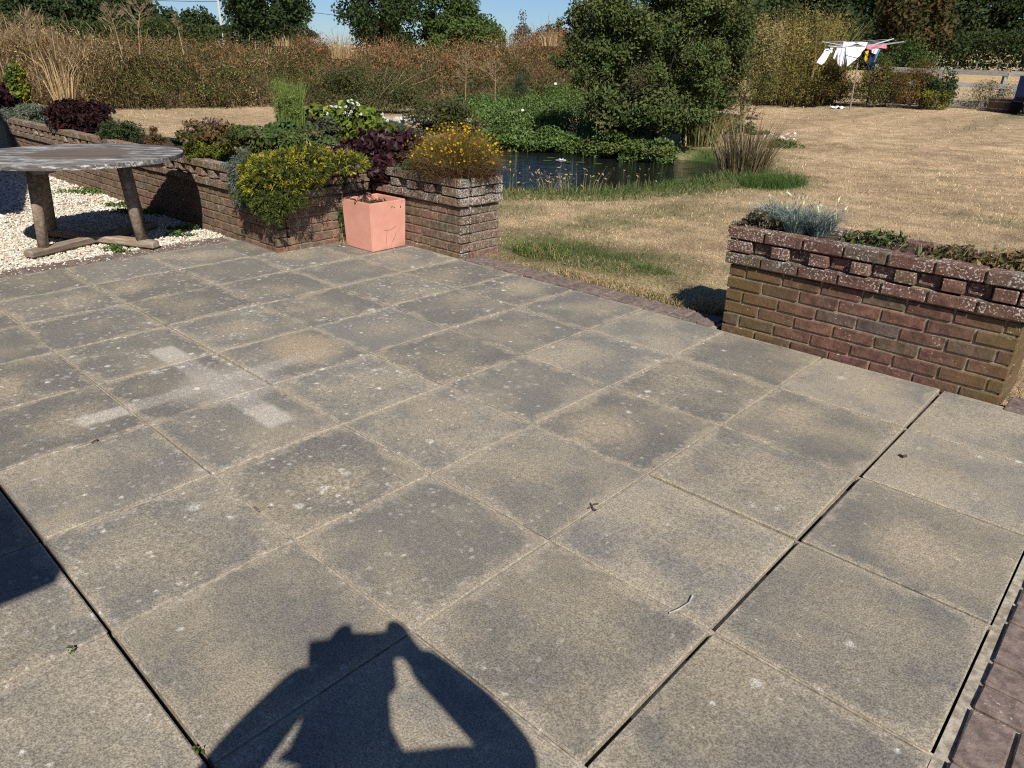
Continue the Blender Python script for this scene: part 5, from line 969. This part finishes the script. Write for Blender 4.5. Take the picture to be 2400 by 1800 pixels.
g = ground(1958, 254); cloth('fallen_cloth', 'white cloth fallen on the lawn left of the washing line pole', 'cloth', g+HR*-0.22+np.array([0, 0, 0.06]), g+HR*0.2+np.array([0, 0, 0.05]), g+HR*0.22-HF*0.35+np.array([0, 0, 0.03]), g+HR*-0.1-HF*0.3+np.array([0, 0, 0.03]), mwht, 0.03, 2.0)

# ---------------------------------------------------------------- round table
TC = np.array([-6.19, 1.10]); TR_ = 0.80; TH = 0.745
table = empty('round_table', (TC[0], TC[1], 0), 'weathered grey round wooden garden table on the gravel', 'table'); ta = -YAW+0.12
npl = 11; wpl = 2*TR_/npl
for i in range(npl):
    v0, v1 = -TR_+i*wpl+0.002, -TR_+(i+1)*wpl-0.002
    y_ = np.linspace(v0, v1, 7); x_ = np.sqrt(np.maximum(TR_**2-y_**2, 0.0004)); pts = np.concatenate([np.stack([x_, y_], 1), np.stack([-x_, y_], 1)[::-1]])
    n = len(pts); V = np.concatenate([np.c_[pts, np.full(n, TH)], np.c_[pts, np.full(n, TH-0.034)]]); k = np.arange(n); mb = MB(); mb.add(V, [k[None], n+k[None, ::-1], np.stack([k, n+k, n+(k+1) % n, (k+1) % n], 1)]); o = mb.build('plank', M_TOP, table); o.rotation_euler = (0, 0, ta); o.location = (0, 0, rng.normal(0, 0.0012))
mb = MB(); mb.box((0, 0, TH-0.055), (0.09, 1.42, 0.036)); mb.build('batten', M_LEG, table).rotation_euler = (0, 0, ta); mb = MB(); mb.box((0, 0, TH-0.088), (1.3, 0.09, 0.03)); mb.build('batten', M_LEG, table).rotation_euler = (0, 0, ta)
for k_, a in enumerate((R_(-67), R_(24))):
    mb = MB(); mb.box((0, 0, 0.035+0.035*0+0.0), (1.30, 0.095, 0.062), None, 0.012); o = mb.build('foot_rail', M_LEG, table); o.rotation_euler = (0, 0, a); o.location = (0, 0, 0.005+k_*0.004)
    for sg in (-1, 1):
        d_ = np.array([math.cos(a), math.sin(a)])*sg; mb = MB(); f_ = d_*0.50; t_ = d_*0.44; mb.tube([(f_[0], f_[1], 0.062), ((f_+t_)[0]/2, (f_+t_)[1]/2, 0.37), (t_[0], t_[1], TH-0.05)], [0.041, 0.043, 0.043], 14); mb.build('leg', M_LEG, table, smooth=True)
# ---------------------------------------------------------------- pink cube pot
mpk = Mat('pink_terracotta', 0.8, 0.25); P = mpk.pos(); zz = mpk.xyz(P)[2]; n1_ = mpk.noise(P, 5.0, 5.0, 0.65); cc = mpk.mix(mpk.mapr(n1_, 0.3, 0.7), (0.61, 0.285, 0.21), (0.69, 0.35, 0.265))
ck = mpk.voro(mpk.addv(P, n1_, 0.05), 6.0); cc = mpk.mix(mpk.math('MULTIPLY', mpk.mapr(mpk.noise(P, 11.0, 4.0, 0.7), 0.60, 0.68), 0.35), cc, (0.42, 0.20, 0.14)); cc = mpk.mix(mpk.math('MULTIPLY', mpk.mapr(mpk.math('ADD', zz, mpk.math('MULTIPLY', n1_, 0.12)), 0.10, 0.05), 0.5), cc, (0.33, 0.20, 0.13)); mpk.col(cc); mpk.bump(mpk.noise(P, 70.0, 4.0), 0.25, 0.003)
pot = empty('pink_planter', (-4.50, 2.82, 0), 'salmon pink cube planter standing in the corner of the brick wall', 'planter', rz=R_(1.5)); a_, h_ = 0.39, 0.412
bm = bmesh.new(); bmesh.ops.create_cube(bm, size=1.0)
for v_ in bm.verts: k_ = 0.94 if v_.co.z < 0 else 1.0; v_.co = Vector((v_.co.x*a_*k_, v_.co.y*a_*k_, (v_.co.z+0.5)*h_))
top = [f for f in bm.faces if f.normal.z > 0.9]; r_ = bmesh.ops.inset_region(bm, faces=top, thickness=0.026); top = [f for f in bm.faces if f.normal.z > 0.9 and abs(f.calc_center_median().x) < 1e-4 and abs(f.calc_center_median().y) < 1e-4]
ex = bmesh.ops.extrude_face_region(bm, geom=top); bmesh.ops.translate(bm, verts=[g_ for g_ in ex['geom'] if isinstance(g_, bmesh.types.BMVert)], vec=(0, 0, -0.09)); bmesh.ops.delete(bm, geom=top, context='FACES'); bmesh.ops.recalc_face_normals(bm, faces=bm.faces)
bmesh.ops.bevel(bm, geom=[e for e in bm.edges if e.calc_face_angle(0) > 0.5], offset=0.006, segments=2, affect='EDGES'); me = bpy.data.meshes.new('body'); bm.to_mesh(me); bm.free()
for p_ in me.polygons: p_.use_smooth = False
link('body', me, mpk.m, pot); mb = MB(); mb.box((0, 0, 0.335), (0.34, 0.34, 0.02)); mb.build('soil', M_SOIL, pot)
mb = MB(); yf = -0.197
for sgm in ([(0.155, 0.135), (0.15, 0.105), (0.11, 0.06), (0.105, 0.02)], [(0.06, 0.16), (0.05, 0.10), (0.045, 0.05)], [(0.03, 0.17), (0.06, 0.165), (0.13, 0.175), (0.16, 0.19)]):
    mb.tube([(0.1837+z_*0.0284, x_-0.08, z_) for x_, z_ in sgm], 0.0016, 4)
mb.build('crack', M_BARK, pot)
v = Veg(); cloud(v, (0, 0, 0.02), (0.15, 0.15, 0.045), 1500, 0.022, [(0.055, 0.065, 0.02), (0.08, 0.07, 0.03), (0.12, 0.09, 0.04)], 40, 0.25, 0.5, (0.2, 1.0), zmin=0.0); cloud(v, (0.04, -0.16, 0.04), (0.05, 0.03, 0.03), 160, 0.022, G_OL, 8, 0.3, 0.5); root = empty('pot_plant', (-4.50, 2.82, 0.345), 'straggly dry green plant growing in the pink cube planter', 'plant'); v.build('foliage', M_LEAF, root); stems('stem', root, (0, 0, 0), [(0.1, 0.1, 0.08), (0.03, -0.14, 0.06), (-0.1, 0.05, 0.07), (0.13, 0.02, 0.1)], 0.003, 0.0015, M_TWIG)

# ---------------------------------------------------------------- house out of frame (its shade falls into the picture)
m_hw = m_simple('house_brick', (0.22, 0.10, 0.07), (0.30, 0.16, 0.11), 12.0); m_rf = m_simple('roof_tile', (0.12, 0.06, 0.045), (0.18, 0.10, 0.075), 8.0); m_gl = Mat('window_glass', 0.05, 0.6).col((0.02, 0.025, 0.03)).m; m_fr = Mat('white_frame', 0.5, 0.4).col((0.75, 0.75, 0.73)).m
house = empty('house', (-3, -5, 0), 'brick house behind the photographer throwing shade across the left of the patio', 'house'); ho = np.array([-3.0, -5, 0])
mb = MB(); mb.box(np.array([-3.0, -5.2, 1.15])-ho, (6.4, 5.6, 2.5)); mb.build('wall', m_hw, house)
mb = MB(); mb.box(np.array([-9.5, -3.3, 1.15])-ho, (6.6, 5.5, 2.5)); V = np.array([(-12.8, -0.55, 2.38), (-6.2, -0.55, 2.38), (-9.5, -0.55, 5.2), (-12.8, -6, 2.38), (-6.2, -6, 2.38), (-9.5, -6, 5.2)])-ho; mb.add(V, [np.array([[0, 1, 2], [5, 4, 3]]), np.array([[0, 3, 4, 1]])]); mb.build('wall', m_hw, house)
c1 = [(-6.0, -2.07, 2.34), (0.51, -2.07, 2.34), (0.51, -8.3, 2.34), (-6.0, -8.3, 2.34)]; V = np.array(c1+[(x_, y_, 2.41) for x_, y_, _ in c1]+[(-6.0, -5.2, 3.9), (-2.3, -5.2, 3.9)])-ho
mb = MB(); mb.add(V, [np.array([[3, 2, 1, 0], [0, 1, 5, 4], [1, 2, 6, 5], [2, 3, 7, 6], [4, 5, 9, 8], [6, 7, 8, 9]]), np.array([[5, 6, 9]])]); mb.build('roof', m_rf, house)
for sg in (-1, 1):
    e = 3.5; V = np.array([(-9.5+sg*e, -0.41, 2.34), (-9.5, -0.41, 5.45), (-9.5, -6.2, 5.45), (-9.5+sg*e, -6.2, 2.34)]); V = np.concatenate([V, V+np.array([0, 0, 0.1])])-ho; mb = MB(); mb.add(V, [np.array([[0, 1, 2, 3], [7, 6, 5, 4], [0, 4, 5, 1], [1, 5, 6, 2], [2, 6, 7, 3], [3, 7, 4, 0]])]); mb.build('roof', m_rf, house)
for x_, y_, w_, h_, z_ in ((-1.8, -2.4, 1.2, 1.05, 1.45), (-9.5, -0.55, 1.6, 1.1, 1.45)):
    mb = MB(); mb.box(np.array([x_, y_+0.01, z_])-ho, (w_, 0.08, h_)); o = mb.build('window', m_fr, house)
    for sg in (-1, 1): mb = MB(); mb.box(np.array([x_+sg*w_/4, y_+0.05, z_])-ho, (w_/2-0.1, 0.02, h_-0.12)); q = mb.build('pane', m_gl, o)
mb = MB(); mb.box(np.array([-3.8, -2.39, 1.02])-ho, (0.9, 0.06, 2.0)); mb.build('door', m_fr, house)

# ---------------------------------------------------------------- the photographer (only the shadow is in the picture)
HXY = np.array([0.885, -1.245]); PF = np.array([-0.823, 0.568, 0]); PR = np.array([0.568, 0.823, 0])
def PV(f, r, z): return Vector(np.array([HXY[0], HXY[1], 0])+PF*f+PR*r+np.array([0, 0, z]))
def skin(name, nodes, edges, mat, parent, sub=2):
    me = bpy.data.meshes.new(name); me.from_pydata([PV(*n_[:3]) for n_ in nodes], edges, []); o = bpy.data.objects.new(name, me); COL.objects.link(o); o.modifiers.new('skin', 'SKIN'); s_ = o.modifiers.new('sub', 'SUBSURF'); s_.levels = sub; s_.render_levels = sub
    for i, n_ in enumerate(nodes):
        r_ = n_[3]; rr = r_ if isinstance(r_, tuple) else (r_, r_); me.skin_vertices[0].data[i].radius = rr
    me.skin_vertices[0].data[0].use_root = True
    bpy.context.view_layer.update(); ev = o.evaluated_get(bpy.context.evaluated_depsgraph_get()); m2 = bpy.data.meshes.new_from_object(ev); bpy.data.objects.remove(o); m2.name = name
    m2.materials.clear(); o2 = link(name, m2, mat); o2.parent = parent; return o2
m_skin = Mat('skin', 0.55, 0.35).col((0.52, 0.30, 0.21)).m; m_shirt = m_cloth('blue_shirt', (0.10, 0.16, 0.26)); m_trs = m_cloth('dark_trousers', (0.05, 0.055, 0.07)); m_hair = m_simple('brown_hair', (0.05, 0.032, 0.02), (0.09, 0.06, 0.04), 60.0); m_phone = Mat('phone_glass', 0.2, 0.5).col((0.01, 0.01, 0.012)).m
person = empty('person', (0, 0, 0), 'person in a blue shirt and dark trousers holding up a phone to photograph the patio', 'person')
N = [(0, 0, 0.92, 0.14), (0, 0, 1.08, 0.125), (0.0, 0, 1.24, 0.14), (0.0, 0, 1.345, 0.08), (0.02, 0, 1.43, 0.045), (0.04, 0, 1.50, 0.058), (0.03, 0, 1.58, 0.086), (0.01, 0, 1.65, 0.064),
     (0.0, 0.165, 1.335, 0.056), (0.11, 0.40, 1.235, 0.044), (0.20, 0.26, 1.37, 0.036), (0.27, 0.16, 1.475, 0.03), (0.29, 0.135, 1.500, 0.04),
     (0.0, -0.165, 1.335, 0.056), (0.11, -0.38, 1.215, 0.044), (0.20, -0.21, 1.36, 0.036), (0.275, -0.055, 1.48, 0.027), (0.295, -0.03, 1.505, 0.03),
     (0, 0.09, 0.86, 0.095), (0.02, 0.10, 0.48, 0.06), (0.0, 0.10, 0.09, 0.042), (0.14, 0.11, 0.035, 0.038), (0, -0.09, 0.86, 0.095), (0.02, -0.10, 0.48, 0.06), (0.0, -0.10, 0.09, 0.042), (0.14, -0.11, 0.035, 0.038), (0.115, 0, 1.565, 0.012)]
E_ = [(0, 1), (1, 2), (2, 3), (3, 4), (4, 5), (5, 6), (6, 7), (3, 8), (8, 9), (9, 10), (10, 11), (11, 12), (3, 13), (13, 14), (14, 15), (15, 16), (16, 17), (0, 18), (18, 19), (19, 20), (20, 21), (0, 22), (22, 23), (23, 24), (24, 25), (6, 26)]
def fingers(hi, sg):
    f0, r0, z0, _ = N[hi]
    for k_, (dz, L) in enumerate(((0.022, 0.9), (0.008, 1.0), (-0.008, 0.95), (-0.022, 0.75))):
        i = len(N); N.append((f0+0.018, r0+sg*0.012, z0+dz+0.012, 0.0105)); N.append((f0+0.035, r0-sg*0.012*L, z0+dz+0.02, 0.0085)); N.append((f0+0.022, r0-sg*0.036*L, z0+dz+0.022, 0.0075)); E_.extend([(hi, i), (i, i+1), (i+1, i+2)])
    i = len(N); N.append((f0-0.016, r0-sg*0.018, z0+0.026, 0.011)); N.append((f0-0.006, r0-sg*0.042, z0+0.05, 0.009)); E_.extend([(hi, i), (i, i+1)])
fingers(12, 1); fingers(17, -1)
skin('body', N, E_, m_skin, person)
sh = [(0, 0, 0.93, 0.155), (0, 0, 1.08, 0.145), (0.0, 0, 1.24, 0.16), (0.0, 0, 1.34, 0.085), (0.0, 0.165, 1.335, 0.075), (0.11, 0.40, 1.235, 0.07), (0.20, 0.285, 1.36, 0.06), (0.265, 0.165, 1.47, 0.044), (0.0, -0.165, 1.335, 0.075), (0.11, -0.38, 1.215, 0.074), (0.195, -0.24, 1.345, 0.068), (0.27, -0.09, 1.465, 0.05)]
skin('shirt', sh, [(0, 1), (1, 2), (2, 3), (3, 4), (4, 5), (5, 6), (6, 7), (3, 8), (8, 9), (9, 10), (10, 11)], m_shirt, person)
skin('trousers', [(0, 0, 0.94, 0.15), (0, 0.095, 0.84, 0.11), (0.02, 0.105, 0.48, 0.078), (0.0, 0.10, 0.10, 0.062), (0, -0.095, 0.84, 0.11), (0.02, -0.105, 0.48, 0.078), (0.0, -0.10, 0.10, 0.062)], [(0, 1), (1, 2), (2, 3), (0, 4), (4, 5), (5, 6)], m_trs, person)
skin('hair', [(-0.005, 0, 1.595, 0.118), (0.0, 0, 1.675, 0.09), (-0.04, -0.02, 1.52, 0.07)], [(0, 1), (0, 2)], m_hair, person)
ph = CAM-FWD*0.014-RGT*0.008-UPV*0.022; mb = MB(); mb.box((0, 0, 0), (0.148, 0.072, 0.008), None, 0.003); o = mb.build('phone', m_phone); o.matrix_world = Matrix(((RGT[0], UPV[0], -FWD[0], ph[0]), (RGT[1], UPV[1], -FWD[1], ph[1]), (RGT[2], UPV[2], -FWD[2], ph[2]), (0, 0, 0, 1))); tag(o, 'dark phone held up in landscape by the photographer', 'phone')

# ---------------------------------------------------------------- lawn blades
def lawn_blades(n, dmin, dmax, h, wd, seed_dir=(-100, 2600)):
    iv = rng.uniform(1/dmax, 1/dmin, n); d = 1/iv; a0 = math.atan2(*(ray(seed_dir[0], 700)[:2])); a1 = math.atan2(*(ray(seed_dir[1], 700)[:2])); a = rng.uniform(a0-0.15, a1+0.25, n)
    x_, y_ = CAM[0]+d*np.sin(a), CAM[1]+d*np.cos(a); sdp = pond_sd(x_, y_)
    ok = ~in_patio(x_, y_) & (sdp > 0.02) & ~((x_ > -1.3) & (x_ < 0.3) & (y_ < 3.52)) & ~((x_ < -3.6) & (y_ < 3.54)); x_, y_, d, sdp = x_[ok], y_[ok], d[ok], sdp[ok]; n = len(x_)
    g_ = green_amount(x_, y_); isg = rng.random(n) < g_*0.95; sc = np.clip(d/7, 0.8, 4); z_ = hgt(x_, y_)+(vnoise(x_, y_, 1.1, 1)-0.5)*0.03
    col = np.where(isg[:, None], palette([(0.055, 0.10, 0.022), (0.085, 0.135, 0.03), (0.12, 0.155, 0.05), (0.24, 0.20, 0.09)], n), palette([(0.55, 0.415, 0.248), (0.475, 0.346, 0.195), (0.66, 0.52, 0.335), (0.31, 0.215, 0.12)], n)*(0.45+0.6*vnoise(x_, y_, 2.3, 61)+0.4*vnoise(x_, y_, 7.0, 62)+0.35*vnoise(x_, y_*1.5, 0.55, 63))[:, None]*0.95)
    hh = h*rng.uniform(0.5, 1.3, n)*np.where(isg, 1.0+1.2*g_, 0.8); v = Veg(); v.blades(np.stack([x_, y_, z_-0.01], 1), hh*np.minimum(sc, 1.5), rng.normal(0, 0.75, (n, 2)), wd*sc, col)
    return v
v = lawn_blades(170000, 4.2, 32, 0.042, 0.0042); o = v.build('lawn_grass', M_GRASS); tag(o, 'short parched lawn grass with greener patches around the pond', 'grass', kind='stuff')
for lab, x_, y_, rx, ry, n, h_, pal in (('lush green grass tuft against the end of the brick pillar', -3.35, 3.75, 0.30, 0.2, 700, 0.16, [(0.06, 0.11, 0.02), (0.10, 0.16, 0.03), (0.15, 0.19, 0.06), (0.34, 0.28, 0.13)]), ('flattened green and straw grass right of the pillar tuft', -2.85, 3.75, 0.42, 0.2, 520, 0.09, [(0.08, 0.12, 0.03), (0.13, 0.16, 0.05), (0.42, 0.33, 0.18), (0.36, 0.27, 0.14)]), ('dry straw grass overhanging the brick edging', -2.1, 3.36, 0.75, 0.10, 1300, 0.085, STRAW+[(0.10, 0.13, 0.04)]), ('small green tuft in the dry lawn behind the brick edging', -2.35, 3.95, 0.18, 0.12, 260, 0.09, [(0.07, 0.12, 0.03), (0.1, 0.15, 0.04)]), ('lush green grass clump at the right end of the pond', -3.75, 9.2, 0.42, 0.6, 1500, 0.24, [(0.05, 0.10, 0.02), (0.07, 0.13, 0.025)]), ('dry straw tuft at the left foot of the right planter', -1.5, 3.45, 0.16, 0.14, 320, 0.12, STRAW)):
    v = Veg(); a = rng.uniform(0, 6.28, n); q = np.sqrt(rng.random(n)); v.blades(np.stack([q*np.cos(a)*rx, q*np.sin(a)*ry, 0*a-0.02], 1), h_*rng.uniform(0.45, 1.15, n), rng.normal(0, 0.6, (n, 2)), 0.006, palette(pal, n)); root = empty('grass_tuft', (x_, y_, float(hgt(x_, y_))), lab, 'grass tuft'); v.build('blade', M_GRASS, root, kind='stuff')
# strip of grass along the near pond edge
v = Veg(); k_ = rng.integers(0, len(PONDS), 17000); t = rng.random(17000)[:, None]; p_ = PONDS[k_]*(1-t)+PONDS[(k_+1) % len(PONDS)]*t; cn = PONDS.mean(0); p_ = p_+unit(p_-cn)*rng.uniform(-0.05, 0.85, (17000, 1))
ok = (p_[:, 1] < 9.8) & (p_[:, 0] > -9.5); p_ = p_[ok]; n = len(p_); v.blades(np.c_[p_, hgt(p_[:, 0], p_[:, 1])-0.05], rng.uniform(0.06, 0.17, n), rng.normal(0, 0.5, (n, 2)), 0.010, palette([(0.055, 0.10, 0.02), (0.08, 0.135, 0.028), (0.11, 0.16, 0.04), (0.2, 0.19, 0.07)], n)); o = v.build('pond_edge_grass', M_GRASS); tag(o, 'longer green grass fringing the near edge of the pond', 'grass', kind='stuff')
# ---------------------------------------------------------------- litter on the paving
def twig(pts_px, r_, lab, mat=M_TWIG, cat='twig', z=0.004): mb = MB(); pts = [at_z(a, b_, z+0.004*(i % 2)) for i, (a, b_) in enumerate(pts_px)]; c_ = pts[0]; mb.tube([p_-c_ for p_ in pts], r_, 5); return tag(mb.build('twig', mat, loc=c_), lab, cat)
twig([(1568, 1437), (1590, 1428), (1615, 1412), (1624, 1395)], 0.0025, 'pale curved twig lying on the paving near the open joint', M_STONE)
twig([(1378, 1192), (1392, 1182), (1402, 1180)], 0.003, 'short dark twig in the joint at the centre of the patio', M_BARK); twig([(1384, 1180), (1390, 1192), (1398, 1196)], 0.003, 'crooked dark twig crossing the short one at the patio centre', M_BARK)
twig([(2108, 1066), (2116, 1070), (2124, 1068)], 0.006, 'small black dropping on the slab below the right planter', M_SOIL, 'dropping')
twig([(215, 1038), (222, 1033), (228, 1030)], 0.004, 'brown scrap of bark in a paving joint on the left', M_BARK, 'bark'); twig([(595, 1188), (606, 1197)], 0.005, 'rusty leaf scrap in the paving joint left of centre', M_RUST, 'leaf')
for px, py, lab in ((167, 1528, 'tiny green seedling in the joint at lower left'), (466, 1762, 'tiny green seedling in the dark joint at the bottom edge')):
    v = Veg(); v.leaves(rng.normal(0, 0.006, (6, 3))+np.array([0, 0, 0.008]), np.tile([0, 0, 1.0], (6, 1)), 0.016, palette(BANKG, 6), 0.6); root = empty('seedling', at_z(px, py, 0), lab, 'seedling'); v.build('leaf', M_LEAF, root)
